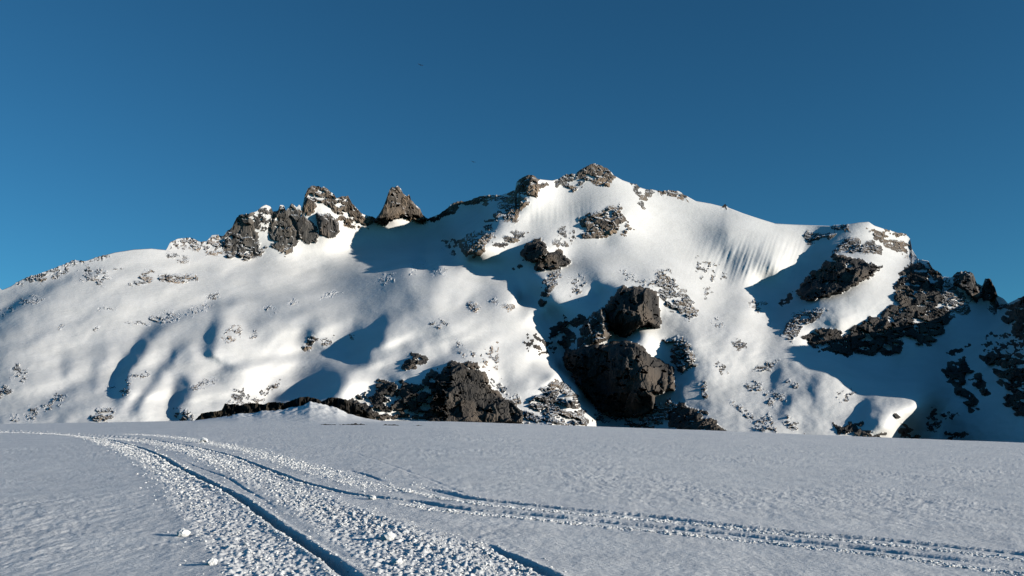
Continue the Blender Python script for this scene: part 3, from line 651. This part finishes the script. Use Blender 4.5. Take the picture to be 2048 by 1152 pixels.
 ('rock_outcrop', 'rock', 'small rocks in bright snow above the diagonal rock trail', E(8, 635, 615, 780, 695, .2), .5, 6, 3, 'slate', 8),
 ('rock_outcrop', 'rock', 'lone stones on bright snow beside the streaked pillar', E(8, 440, 500, 520, 565, .4), .5, 6, 3, 'grey', 8),
 ('rock_outcrop', 'rock', 'dark curved rock lip inside the long right shadow', P(8, (860, 85), (910, 75), (950, 30), (965, 0), (975, 20), (950, 70), (900, 105)), .8, 4, 4, 'dark', 8),
]
sc_best = np.zeros(U.shape); oid = np.full(U.shape, -1, int); proud = np.zeros(U.shape)
na = fbm(U / 13, V / 9.5, 3, 301); nb = fbm(U / 4.5, V / 3.4, 2, 302)
nmix = (na + 0.55 * nb); nmix /= nmix.std()
n01 = 1.0 / (1.0 + np.exp(-1.702 * nmix))
nc = fbm((U + .6 * V) / 26, (V - .25 * U) / 11, 3, 303) + .22 * nb; nc /= nc.std()
n02 = 1.0 / (1.0 + np.exp(-1.702 * nc))       # larger patches for the big faces
wu = fbm(U / 18, V / 18, 3, 401); wv = fbm(U / 18, V / 18, 3, 402)
STAND = {'black square-topped': 48, 'grey shoulder': 32, 'huge black buttress': 42, 'dark stepped cliff': 22, 'broad brown-black': 14, 'large split': 18, 'square dark rock tower': 10, 'tall brown pointed': 14}
for i, (nm, cat, lab, poly, dens, ew, pr, mt, blk) in enumerate(OUT):
    big = blk >= 20
    stand = sum(v for k, v in STAND.items() if lab.startswith(k))     # metres the whole mass stands out from the slope
    pa = np.array(poly); x0, y0 = pa.min(0) - 16; x1, y1 = pa.max(0) + 16
    c0 = np.searchsorted(US, x0); c1 = np.searchsorted(US, x1)
    uu = U[:, c0:c1]; vv = V[:, c0:c1]
    warp = 5.0 if dens > .8 else 8.0
    m = (vv > y0) & (vv < y1)
    r, c = np.nonzero(m)
    if len(r) == 0: continue
    a = uu[r, c]; b = vv[r, c]
    sd = poly_sd(a + warp * wu[r, c + c0], b + warp * wv[r, c + c0], poly)
    de = dens * ss(-ew, ew, sd)
    if dens > .9: de = np.where(sd > 2, dens, de)
    sc = de - (n02 if dens >= .6 and blk >= 9 else n01)[r, c + c0]
    hit = sc > 0
    rr = r[hit]; cc = c[hit] + c0; sdh = sd[hit]
    oid[rr, cc] = i
    sx = blk * 1.5; sy = blk * (1.9 if blk > 14 else 1.2)
    aa = a[hit] + 3 * wu[rr, cc]; bb = b[hit] + 3 * wv[rr, cc]
    f1, cx1, cy1 = facets(aa / sx, bb / sy, 500 + i); f2, cx2, cy2 = facets(aa / (sx * .42), bb / (sy * .42), 700 + i)
    f3 = fbm(aa / 5.0, bb / 5.0, 2, 900 + i)
    edge = ss(-2, 7 if blk < 14 else 5, sdh)
    base = bil(GD, aa, bb)
    d1 = bil(GD, cx1 * sx, cy1 * sy) - base; d2 = bil(GD, cx2 * sx * .42, cy2 * sy * .42) - base
    big_k = 1.0 if (dens > .6 and blk >= 9) else .25
    pr_ = pr if big_k == 1 else pr * .55
    body = pr_ * (0.25 + 0.75 * edge) * (0.30 + 0.62 * f1 + 0.16 * f2 + 0.04 * f3) - (0.5 * np.clip(d1, -25 * big_k, 25 * big_k) + 0.35 * np.clip(d2, -14 * big_k, 14 * big_k)) * edge
    lift = stand * ss(-2, 4, sdh)
    if big:
        joint = np.abs(gnoise((aa + 4 * f3) / 15.0, bb / 60.0, 950 + i)) * 7 + np.abs(gnoise(aa / 6.0, bb / 26.0, 960 + i)) * 2.0
        body = 1.15 * pr * edge * (.2 + .7 * f1 + .32 * f2) + joint * edge - (0.45 * np.clip(d1, -22, 22) + .3 * np.clip(d2, -10, 10)) * edge
        tq = (aa - pa[:, 0].min()) / np.ptp(pa[:, 0]); tu = np.clip(tq / .72, 0, 1) - .45 * ss(.72, 1.0, tq)
        if stand > 20: lift = lift * (.25 + .75 * tu)
        vb_ = pa[:, 1].max(); lift = lift * (1 - .8 * ss(vb_ - .4 * np.ptp(pa[:, 1]), vb_, bb))     # foot of the wall runs out onto the slope
        body = body * (1 - .6 * ss(vb_ - .3 * np.ptp(pa[:, 1]), vb_, bb))
    proud[rr, cc] = body + lift
D -= proud
# jagged crest where rock meets the sky
jag = np.where(oid[-1] >= 0, fbm(US / 5.0, US * 0 + 3.3, 2, 77) * 2.6, 0)
V = V + jag[None, :] * ss(0.965, 1.0, T)[:, None]

kx, kz = ray(U, V)
PX = kx * D; PY = D; PZ = CAMZ + kz * D
# far side of the ridge
BK = 14
step = np.array([4, 6, 8, 12, 18, 25, 35, 45, 60, 80, 100, 130, 160, 200], float)
acc = np.cumsum(step)
bx, by, bz = [], [], []
for k in range(BK):
    dd = acc[k]
    n_ = fbm(US / 60, US * 0 + k * .6, 3, 88) * min(dd * .15, 20)
    by.append(PY[-1] + dd); bx.append(PX[-1] * (1 + dd / PY[-1])); bz.append(PZ[-1] - dd * (0.55 + 0.0004 * dd) + n_ - (1.5 if k else 0.6))
VX = np.concatenate([PX, bx]); VY = np.concatenate([PY, by]); VZ = np.concatenate([PZ, bz])
VERT = np.stack([VX, VY, VZ], -1).reshape(-1, 3)
R_ = VX.shape[0]; C_ = VX.shape[1]
ii = np.arange(R_ * C_).reshape(R_, C_)
FACE = np.stack([ii[:-1, :-1], ii[:-1, 1:], ii[1:, 1:], ii[1:, :-1]], -1).reshape(-1, 4)
OID = np.concatenate([oid, np.repeat(oid[-1:], 3, 0), np.full((BK - 3, C_), -1)]).reshape(-1)
fo = OID[FACE]
cnt = (fo >= 0).sum(1)
fid = np.where(cnt >= 2, fo.max(1), -1)
# snow that has settled on flat ledges goes back to the snow cover
e1 = VERT[FACE[:, 2]] - VERT[FACE[:, 0]]; e2 = VERT[FACE[:, 3]] - VERT[FACE[:, 1]]
nrm = np.cross(e1, e2); nrm /= (np.linalg.norm(nrm, axis=1, keepdims=True) + 1e-9)
mountain = submesh('mountain', VERT, FACE[fid < 0], M_SNOW, None, True)
tag(mountain, 'snow covered mountain with long wavy slopes and rocky crest', None, None, 'structure')

def components(fc):
    """label connected faces by shared vertices"""
    idx, inv = np.unique(fc, return_inverse=True)
    inv = inv.reshape(fc.shape); lab = np.arange(len(idx))
    for _ in range(400):
        fm = lab[inv].min(1); new = lab.copy()
        np.minimum.at(new, inv.ravel(), np.repeat(fm, 4))
        new = new[new]
        if (new == lab).all(): break
        lab = new
    return lab[inv[:, 0]]

for i, (nm, cat, lab, poly, dens, ew, pr, mt, blk) in enumerate(OUT):
    fc = FACE[fid == i]
    if len(fc) == 0:
        print('EMPTY', lab); continue
    comp = components(fc)
    ids, cn = np.unique(comp, return_counts=True)
    big = ids[cn >= 14][np.argsort(-cn[cn >= 14])][:40]
    if len(big) == 0: big = ids[[np.argmax(cn)]]
    rest = fc[~np.isin(comp, big)]
    if len(big) == 1 and len(rest) == 0:
        vv = VERT[np.unique(fc)]; org = vv.mean(0); org[2] = vv[:, 2].min()
        o = submesh(nm, VERT, fc, ROCK[mt], None, False, org)
        tag(o, lab, cat); continue
    vv = VERT[np.unique(fc)]; org = vv.mean(0); org[2] = vv[:, 2].min()
    root = bpy.data.objects.new(nm, None); COL.objects.link(root); root.location = org
    tag(root, lab, cat)
    for k in big:
        submesh('rock_face' if dens > .6 and k == big[0] else 'rock', VERT, fc[comp == k], ROCK[mt], root, False, org)
    if len(rest):
        f = submesh('rock_fragments', VERT, rest, ROCK[mt], root, False, org); f['kind'] = 'stuff'
# ------------------------------------------------------------------ snow plateau in front
YE = 150.0                    # distance of the plateau edge
EDGE = np.array([(-1500, 846), (0, 848), (200, 845), (390, 841), (760, 841), (900, 843), (1000, 846), (1200, 853), (1400, 860), (1600, 868), (1800, 876), (2048, 885), (3600, 950)], float)
def edge_z(s):
    u = 1024 + s * F * 1.02
    return CAMZ + YE * ray(u, np.interp(u, EDGE[:, 0], EDGE[:, 1]))[1]
def plane_z(s, y):
    return edge_z(s) * np.minimum(y, YE) / YE
def pix(u, v):
    """ground point seen at a pixel of the photo"""
    kx, kz = ray(u, v)
    y = CAMZ / (edge_z(kx) / YE - kz)
    return float(kx * y), float(y)
def path(pts, n=8):
    q = np.array([pix(*p) for p in pts])
    t = np.linspace(0, len(q) - 1, (len(q) - 1) * n + 1)
    # Catmull-Rom through the points
    i = np.clip(t.astype(int), 0, len(q) - 2); f = (t - i)[:, None]
    p0 = q[np.maximum(i - 1, 0)]; p1 = q[i]; p2 = q[i + 1]; p3 = q[np.minimum(i + 2, len(q) - 1)]
    return 0.5 * (2 * p1 + (p2 - p0) * f + (2 * p0 - 5 * p1 + 4 * p2 - p3) * f ** 2 + (3 * p1 - p0 - 3 * p2 + p3) * f ** 3)

RUT_A = path([(-60, 861), (60, 865), (140, 870), (200, 877), (250, 888), (310, 908), (350, 930), (400, 957), (450, 982), (490, 1005), (530, 1035), (580, 1070), (640, 1110), (700, 1152), (760, 1200)])
RUT_A2 = path([(335, 909), (400, 935), (450, 955), (500, 985), (545, 1015), (580, 1045)])
RUT_B = path([(-60, 858), (100, 864), (200, 871), (270, 876), (330, 884), (400, 897), (470, 915), (530, 937), (580, 958), (640, 975), (700, 988), (760, 996), (830, 1003), (880, 1012), (950, 1020),
              (1020, 1026), (1100, 1034), (1200, 1043), (1300, 1052), (1450, 1067), (1600, 1083), (1800, 1106), (2048, 1137), (2200, 1158)])
RUT_C = path([(805, 966), (870, 981), (940, 997), (1000, 1004), (1100, 1015), (1200, 1025), (1300, 1033), (1400, 1045), (1500, 1056), (1650, 1070), (1800, 1084), (2048, 1109), (2200, 1126)])
RUT_D = path([(955, 1082), (1000, 1105), (1050, 1128), (1100, 1152), (1150, 1178)])
RUT_E = path([(640, 893), (700, 905), (780, 930), (860, 960), (935, 992)])
RUT_F = path([(690, 938), (730, 950), (775, 966)])
# (line, depth m, half width m, lip height m, shoulder side: +1 = bank on the far/right side)
RUTS = [(RUT_A, .17, .075, .075, .02), (RUT_A2, .032, .03, .03, .006), (RUT_B, .15, .075, .15, .02), (RUT_C, .14, .08, .14, .018), (RUT_D, .11, .07, .07, .012), (RUT_E, .012, .05, .05, .004), (RUT_F, .06, .05, .05, .008)]
FAINT = [path([(560, 868), (800, 880), (1000, 893), (1300, 912), (1500, 926), (1800, 952), (2100, 990)]), path([(560, 872), (800, 886), (1000, 899), (1300, 919), (1500, 934), (1800, 962), (2100, 1003)]),
         path([(0, 1090), (200, 1100), (330, 1085), (420, 1068)])]
# churned bands: (line, half width m at its points, strength)
BAND_1 = (path([(-60, 864), (0, 865), (100, 868), (175, 876), (240, 895), (300, 920), (365, 965), (410, 1010), (455, 1050), (500, 1095), (550, 1152), (580, 1200)]), .55, 1.0)
BAND_2 = (path([(200, 877), (300, 884), (400, 908), (480, 938), (560, 975), (640, 1015), (720, 1058), (800, 1105), (870, 1150), (930, 1190)]), .62, .95)
BAND_3 = (path([(250, 868), (330, 873), (430, 888), (520, 908), (620, 937), (700, 962), (790, 984)]), .45, .55)
BAND_4 = (path([(800, 980), (900, 1000), (1000, 1014), (1100, 1024), (1300, 1041), (1500, 1062), (1800, 1094), (2048, 1122), (2200, 1142)]), .16, .9)
BAND_5 = (path([(800, 1010), (900, 1024), (1000, 1033), (1100, 1043), (1300, 1063), (1500, 1083), (1800, 1118), (2048, 1152), (2200, 1172)]), .15, .9)
BAND_6 = (path([(600, 1000), (680, 1030), (760, 1055), (860, 1085), (960, 1120), (1040, 1160), (1090, 1190)]), .5, .8)
BANDS = [BAND_1, BAND_2, BAND_3, BAND_4, BAND_5, BAND_6]

gcol = np.concatenate([np.arange(-3500, -900, 120), np.arange(-900, -30, 15), np.arange(-30, 2080, 2.0), np.arange(2080, 3000, 15), np.arange(3000, 5600, 120)])
gs = (gcol - 1024.0) / F
q = np.linspace(1 / 8.6, 1 / YE, 330)
gy = np.unique(np.concatenate([1.0 / q[:-30], np.linspace(1.0 / q[-31] + .3, YE, 90)]))
near = np.linspace(-60, 8.4, 24)
far = np.concatenate([YE + np.linspace(1.0, 40, 22), YE + np.linspace(48, 420, 14)])
YY = np.concatenate([near, gy, far])
S_, Y_ = np.meshgrid(gs, YY)
X_ = S_ * np.maximum(Y_, 8.6)
Z_ = plane_z(S_, np.maximum(Y_, 0))
# beyond the edge the plateau rolls over into the valley
ov = np.maximum(Y_ - YE, 0)
Z_ -= 0.004 * ov ** 2 * np.exp(-ov / 300) + 0.05 * ov
Z_ = np.maximum(Z_, -70 - 0.0 * ov)
# broad swell, wind crust and sastrugi
Z_ += fbm(X_ / 14, Y_ / 22, 3, 601) * 0.07 * ss(6, 30, Y_)
Z_ += fbm(X_ / 1.3, Y_ / 1.9, 3, 602) * 0.022
patch = ss(-.25, .45, fbm(X_ / 5, Y_ / 9, 3, 604))
Z_ += fbm(X_ / .26, Y_ / .5, 3, 603) * 0.019 * (.45 + .9 * patch)
Z_ += np.abs(fbm(X_ / .16, Y_ / .3, 2, 605)) * 0.024 * patch
# mound on the left horizon
u_ = 1024 + S_ * F * 1.02
MTOP = np.array([(380, 0), (400, 2), (443, 7.5), (470, 13), (500, 13.5), (520, 18), (560, 21), (590, 27), (615, 36), (632, 33), (655, 27), (672, 24), (690, 14), (720, 6), (760, 0)], float)
mh = np.interp(u_, MTOP[:, 0], MTOP[:, 1]) * YE / F
lump = 1 + .16 * fbm(X_ / 2.0, Y_ / 3.0, 3, 611)
Z_ += mh * lump * np.exp(-((Y_ - YE) / np.where(Y_ < YE, 20.0, 7.0)) ** 2)
Z_ += fbm((X_ + .4 * Y_) / 1.0, Y_ / 2.2, 4, 612) * .22 * ss(0.1, 1.2, mh) * np.exp(-((Y_ - YE) / 16.0) ** 2)

trk = np.zeros(Z_.shape)
zone = (Y_ > 7) & (Y_ < 150) & (S_ > -.75) & (S_ < .75)
xz, yz = X_[zone], Y_[zone]
dz = np.zeros(len(xz)); tz = np.zeros(len(xz)); rz = np.zeros(len(xz))
n_big = fbm(xz / .17, yz / .26, 3, 621); n_fine = fbm(xz / .06, yz / .11, 2, 622)
for line, hw, st in BANDS:
    d, s, al = line_dist(xz, yz, line)
    w = hw * (1 + .22 * gnoise(xz / .5, yz / .8, 631))
    m = ss(w * 1.12, w * .72, d)
    tread = np.abs(gnoise(xz / .7, yz / .13, 641)) * .5 + np.abs(n_big)
    dz += m * st * (0.045 * (tread - .22) + .022 * n_fine)
    dz += st * .012 * np.exp(-((d - w) / (.14 * hw + .05)) ** 2)
    tz = np.maximum(tz, m * st)
for line, dep, hw0, hw1, lip in RUTS:
    hw = hw0 + (hw1 - hw0) * ss(-3.5, 0.5, xz)
    d, s, al = line_dist(xz, yz, line)
    t0 = .35 if line is RUT_C else (.45 if line is RUT_D or line is RUT_F or line is RUT_A2 else .05)
    t1 = .45 if line is RUT_F or line is RUT_A2 else .03
    end = ss(0, t0, al) * ss(0, t1, 1 - al) * (.75 + .35 * gnoise(xz / .9, yz / 1.4, 655))
    jit = 1 + .30 * n_big + .15 * n_fine + .18 * gnoise(xz / .35, yz / .6, 651)
    # trough: steep bank on the sunny side, gentler apron on the other, crumbled lips
    sg = d * s
    tr = np.where(sg < 0, ss(hw * 1.3 * jit, hw * .75, d), ss(hw * 1.5 * jit, hw * .55, d))
    dz = dz * (1 - .85 * tr * end) - dep * tr * end
    dz += lip * (1 + .9 * n_big) * np.exp(-((d - hw * 1.9) / (hw * .6)) ** 2) * end
    rz = np.maximum(rz, tr * end)
for line in FAINT:
    d, s, al = line_dist(xz, yz, line)
    dz += (np.abs(n_big) * .022 - .006) * np.exp(-(d / .3) ** 2)
Z_[zone] += dz
tmask = np.zeros(Z_.shape); tmask[zone] = np.maximum(tz, rz)

GV_ = np.stack([X_, Y_, Z_], -1).reshape(-1, 3)
gi = np.arange(Z_.size).reshape(Z_.shape)
GF = np.stack([gi[:-1, :-1], gi[:-1, 1:], gi[1:, 1:], gi[1:, :-1]], -1).reshape(-1, 4)
ft = tmask.reshape(-1)[GF].mean(1)
snowfield = submesh('snowfield', GV_, GF[ft < .5], M_FIELD, None, True)
tag(snowfield, 'wind roughened grey white snow plateau in the foreground', None, None, 'structure')
track = submesh('snow_track', GV_, GF[ft >= .5], M_TRACK, None, True)
tag(track, 'churned white snow of the tracks crossing the plateau', None, None, 'structure')

from mathutils.bvhtree import BVHTree
_gyv = YY; 
def ground_at(x, y):
    """height of the plateau mesh at points"""
    x = np.asarray(x, float); y = np.asarray(y, float)
    fy = np.interp(y, YY, np.arange(len(YY))); fx = np.interp(x / np.maximum(y, 8.6), gs, np.arange(len(gs)))
    yi = np.clip(fy.astype(int), 0, len(YY) - 2); xi = np.clip(fx.astype(int), 0, len(gs) - 2)
    a = fy - yi; b = fx - xi
    return (Z_[yi, xi] * (1 - b) + Z_[yi, xi + 1] * b) * (1 - a) + (Z_[yi + 1, xi] * (1 - b) + Z_[yi + 1, xi + 1] * b) * a

# valley floor under everything
vf = mesh_obj('valley_floor', [(-9000, -3000, -75), (9000, -3000, -75), (9000, 9000, -75), (-9000, 9000, -75)], [(0, 1, 2, 3)], M_SNOW)
tag(vf, 'deep snow valley floor hidden behind the plateau edge', None, None, 'structure')

# ------------------------------------------------------------------ snow clods thrown up along the tracks
rng = np.random.default_rng(7)
phi = (1 + 5 ** .5) / 2
ICO = np.array([(-1, phi, 0), (1, phi, 0), (-1, -phi, 0), (1, -phi, 0), (0, -1, phi), (0, 1, phi), (0, -1, -phi), (0, 1, -phi), (phi, 0, -1), (phi, 0, 1), (-phi, 0, -1), (-phi, 0, 1)]) / 1.9
ICF = np.array([(0, 11, 5), (0, 5, 1), (0, 1, 7), (0, 7, 10), (0, 10, 11), (1, 5, 9), (5, 11, 4), (11, 10, 2), (10, 7, 6), (7, 1, 8), (3, 9, 4), (3, 4, 2), (3, 2, 6), (3, 6, 8), (3, 8, 9), (4, 9, 5), (2, 4, 11), (6, 2, 10), (8, 6, 7), (9, 8, 1)])
def clods(pts, rad):
    n = len(pts)
    v = np.repeat(ICO[None], n, 0) * (1 + rng.uniform(-.38, .38, (n, 12, 1)))
    a = rng.uniform(0, 6.28, n); c, s = np.cos(a)[:, None], np.sin(a)[:, None]
    x = v[..., 0] * c - v[..., 1] * s; y = v[..., 0] * s + v[..., 1] * c
    sq = rng.uniform(.4, .85, (n, 1)); st = rng.uniform(.8, 1.35, (n, 1))
    v = np.stack([x * st, y, v[..., 2] * sq], -1) * rad[:, None, None] + pts[:, None, :]
    f = ICF[None] + (np.arange(n) * 12)[:, None, None]
    return v.reshape(-1, 3), f.reshape(-1, 3)
pl, rl = [], []
def sow(line, n, spread, rmin, rmax, off=0.0):
    seg = np.hypot(*(line[1:] - line[:-1]).T)
    my = (line[1:, 1] + line[:-1, 1]) / 2
    w = seg / np.maximum(my, 9) ** 1.1 * (my < 120); w /= w.sum()
    k = rng.choice(len(seg), n, p=w); t = rng.uniform(0, 1, n)[:, None]
    p = line[k] * (1 - t) + line[k + 1] * t
    tg = (line[k + 1] - line[k]) / seg[k][:, None]; nr = np.stack([-tg[:, 1], tg[:, 0]], -1)
    p = p + nr * (off + rng.normal(0, 1, n) * spread)[:, None]
    r = rmin + (rmax - rmin) * rng.uniform(0, 1, n) ** 3.0
    r *= np.clip(p[:, 1] / 16, .8, 1.9)
    pl.append(p); rl.append(r)
sow(BAND_1[0], 6500, .30, .005, .028); sow(BAND_2[0], 5600, .32, .005, .028); sow(BAND_3[0], 3600, .3, .005, .026)
sow(BAND_4[0], 3000, .07, .008, .036); sow(BAND_5[0], 3000, .07, .008, .036); sow(BAND_6[0], 3600, .3, .005, .026)
sow(RUT_A, 250, .03, .006, .022, .16); sow(RUT_A, 900, .03, .008, .036, -.16); sow(RUT_B, 300, .03, .006, .02, .14); sow(RUT_B, 800, .03, .007, .03, -.14)
sow(RUT_C, 300, .03, .006, .02, .24); sow(RUT_A, 500, .06, .006, .03); sow(RUT_B, 500, .07, .006, .028); sow(RUT_C, 350, .07, .006, .028); sow(RUT_D, 200, .06, .006, .026); sow(RUT_D, 250, .05, .01, .04, -.18)
pp = np.concatenate(pl); rr_ = np.concatenate(rl)
k = (pp[:, 1] > 8.6) & (pp[:, 1] < 140); pp = pp[k]; rr_ = rr_[k]
p3 = np.column_stack([pp, ground_at(pp[:, 0], pp[:, 1]) + rr_ * .12])
cv, cf = clods(p3, rr_)
so = mesh_obj('snow_clods', cv, cf, M_CLOD)
tag(so, 'small white snow crumbs strewn along the tracks', 'snow', None, 'stuff')

def chunk(u, v, wpx, label, seed):
    """one lump of snow broken out of the track"""
    x, y = pix(u, v); r = wpx / F * y / 2
    rg = np.random.default_rng(seed)
    import bmesh
    bm = bmesh.new(); bmesh.ops.create_icosphere(bm, subdivisions=3, radius=1.0)
    off = rg.uniform(0, 50, 3)
    for vt in bm.verts:
        c = vt.co
        n = fbm(np.array([c.x * 1.1 + off[0] + c.z]), np.array([c.y * 1.1 + off[1] - c.z * .7]), 3, seed)[0]
        vt.co = c * (1 + .55 * n)
        vt.co.z = max(vt.co.z * .78, -.55)
    me = bpy.data.meshes.new('snow_chunk'); bm.to_mesh(me); bm.free()
    me.materials.append(M_CLOD)
    o = bpy.data.objects.new('snow_chunk', me); COL.objects.link(o)
    o.location = (x, y, float(ground_at(x, y)) + r * .38); o.scale = (r, r, r); o.rotation_euler = (0, 0, rg.uniform(0, 6))
    tag(o, label, 'snow chunk', 'loose snow chunks beside the tracks')
for q_ in [(366, 1072, 24, 'single white snow chunk lying left of the near track', 3), (776, 1082, 26, 'big white snow chunk on the churned band, bottom centre', 4),
           (408, 884, 15, 'bright snow chunk on the far side of the upper track', 5), (520, 1034, 22, 'rounded snow chunk on the lip of the deep near rut', 6),
           (424, 1132, 20, 'snow chunk on the left edge of the near churned track, bottom', 8), (795, 1128, 20, 'snow chunk near the bottom edge right of the deep rut', 9),
           (745, 999, 15, 'snow chunk in the middle rut at centre', 10)]:
    chunk(*q_)

# ------------------------------------------------------------------ dark rock rim behind the mound
RIM = [(388, 842), (403, 827), (417, 824), (431, 823), (443, 821), (450, 807), (460, 809), (469, 808), (481, 811), (492, 807), (514, 807), (528, 809), (542, 804), (555, 805), (568, 807), (583, 801), (601, 795), (616, 794), (634, 798), (644, 803),
       (650, 800), (657, 796), (672, 795), (690, 799), (705, 806), (720, 815), (740, 828), (752, 840)]
def rim_rock(pts, y0, thick, label, seed, base):
    uu = np.arange(pts[0][0], pts[-1][0] + .1, 1.2); pv = np.array(pts, float)
    top = np.interp(uu, pv[:, 0], pv[:, 1]) + fbm(uu / 6, uu * 0, 3, seed) * 2.2
    n = len(uu); rows = []
    H = np.concatenate([np.linspace(0, 1, 14), np.linspace(.96, 0, 6)])
    O = np.concatenate([-1 + .75 * np.linspace(0, 1, 14) ** 1.6, np.linspace(.1, 1, 6)])
    px = thick / 3.0
    for k, (o, h) in enumerate(zip(O, H)):
        fa, _, _ = facets(uu / 9 + k * .12, uu * 0 + k * .42 + uu / 60, seed + 5)
        fb, _, _ = facets(uu / 3.5, uu * 0 + k * .8, seed + 9)
        y = y0 + o * thick - (fa * 1.5 + fb * .6) * px * (1 if k < 14 else 0) + fbm(uu / 22, uu * 0, 2, seed + 6) * thick * .8
        kx, kz = ray(uu, top)
        zt = CAMZ + kz * y0; zb = CAMZ + ray(uu, np.full(n, base))[1] * y0 - 1.5 * px
        rows.append(np.stack([kx * y, y, zb + (zt - zb) * h], -1))
    G = np.array(rows); m = G.shape[0]; ix = np.arange(m * n).reshape(m, n)
    fc = np.stack([ix[:-1, :-1], ix[:-1, 1:], ix[1:, 1:], ix[1:, :-1]], -1).reshape(-1, 4)
    return G.reshape(-1, 3), fc
v_, f_ = rim_rock(RIM, YE + 7, 3.0, '', 21, 845)
o = mesh_obj('rock_ledge', v_, f_, ROCK['rim']); tag(o, 'low dark brown rock rim behind the snow mound on the plateau edge', 'rock')
for pts, lab, sd in [([(636, 850), (650, 848), (675, 849.5), (700, 848), (712, 847), (725, 848), (736, 850)], 'longest thin dark rock sliver poking from the plateau snow', 31),
                     ([(760, 851), (770, 849), (790, 849), (800, 851)], 'short dark rock sliver in the plateau snow, right of the longest', 32),
                     ([(826, 852), (832, 850.5), (840, 850.5), (846, 852)], 'tiniest dark rock sliver in the plateau snow, rightmost of three', 33)]:
    um = (pts[0][0] + pts[-1][0]) / 2; x, y = pix(um, pts[0][1])
    v_, f_ = rim_rock(pts, y, .35, '', sd, pts[0][1] + 1)
    o = mesh_obj('rock_sliver', v_, f_, ROCK['rim']); tag(o, lab, 'rock', 'rock slivers on the plateau')
v_, f_ = rim_rock([(452, 836), (456, 829), (462, 828), (468, 834), (470, 837)], YE - 6, .5, '', 35, 838)
o = mesh_obj('boulder', v_, f_, ROCK['rim']); tag(o, 'small dark boulder in front of the left part of the rock rim', 'rock')

# ------------------------------------------------------------------ two birds high in the sky
M_BIRD, _t, _b = new_mat('bird_feathers')
_n = N(_t, 'ShaderNodeTexNoise', Scale=9.0, Detail=3.0); _r = N(_t, 'ShaderNodeValToRGB')
_r.color_ramp.elements[0].color = (.012, .012, .014, 1); _r.color_ramp.elements[1].color = (.04, .037, .035, 1)
_t.links.new(_n.outputs['Fac'], _r.inputs['Fac']); _t.links.new(_r.outputs['Color'], _b.inputs['Base Color'])
_b.inputs['Roughness'].default_value = .8
def bird(u, v, y, span, yaw, roll, label):
    import bmesh
    kx, kz = ray(u, v)
    root = bpy.data.objects.new('bird', None); COL.objects.link(root)
    root.location = (kx * y, y, CAMZ + kz * y); root.rotation_euler = (radians(6), radians(roll), radians(yaw))
    bm = bmesh.new()
    prof = [(-.30, .01, .008), (-.22, .05, .02), (-.1, .055, .05), (.05, .065, .06), (.16, .045, .045), (.2, .032, .03), (.26, .036, .034), (.3, .016, .016), (.335, .003, .003)]
    ring = []
    for yy, rx, rz in prof:
        ring.append([bm.verts.new((rx * cos(k * math.pi / 4) * span, yy * span, rz * sin(k * math.pi / 4) * span)) for k in range(8)])
    for a, b in zip(ring, ring[1:]):
        for k in range(8): bm.faces.new((a[k], a[(k + 1) % 8], b[(k + 1) % 8], b[k]))
    bm.faces.new(ring[0]); bm.faces.new(list(reversed(ring[-1])))
    me = bpy.data.meshes.new('body'); bm.to_mesh(me); bm.free(); me.materials.append(M_BIRD)
    o = bpy.data.objects.new('body', me); COL.objects.link(o); o.parent = root
    for sgn in (-1, 1):
        pts = []
        for t, yl, yt, zz in [(.04, .12, -.1, .02), (.14, .16, -.11, .045), (.26, .17, -.1, .06), (.38, .13, -.1, .062), (.47, .06, -.09, .068), (.52, -.02, -.08, .075)]:
            pts.append([(sgn * t * span, yl * span, zz * span), (sgn * t * span, (yl * .5 + yt * .5) * span, (zz + .012) * span), (sgn * t * span, yt * span, zz * span), (sgn * t * span, (yl * .5 + yt * .5) * span, (zz - .012) * span)])
        vs = np.array(pts).reshape(-1, 3); fs = []
        for k in range(len(pts) - 1):
            for j in range(4): fs.append((k * 4 + j, k * 4 + (j + 1) % 4, k * 4 + 4 + (j + 1) % 4, k * 4 + 4 + j))
        fs += [(0, 1, 2, 3), (20, 21, 22, 23)]
        mesh_obj('wing', vs, fs, M_BIRD, root, True)
    tag(root, label, 'bird', 'birds gliding above the mountain')
bird(841, 130, 260, 1.7, 20, 12, 'small dark bird gliding high in the sky, higher and left of two')
bird(947, 324, 300, 1.7, 25, 10, 'tiny dark bird gliding just above the ridge, lower of two')
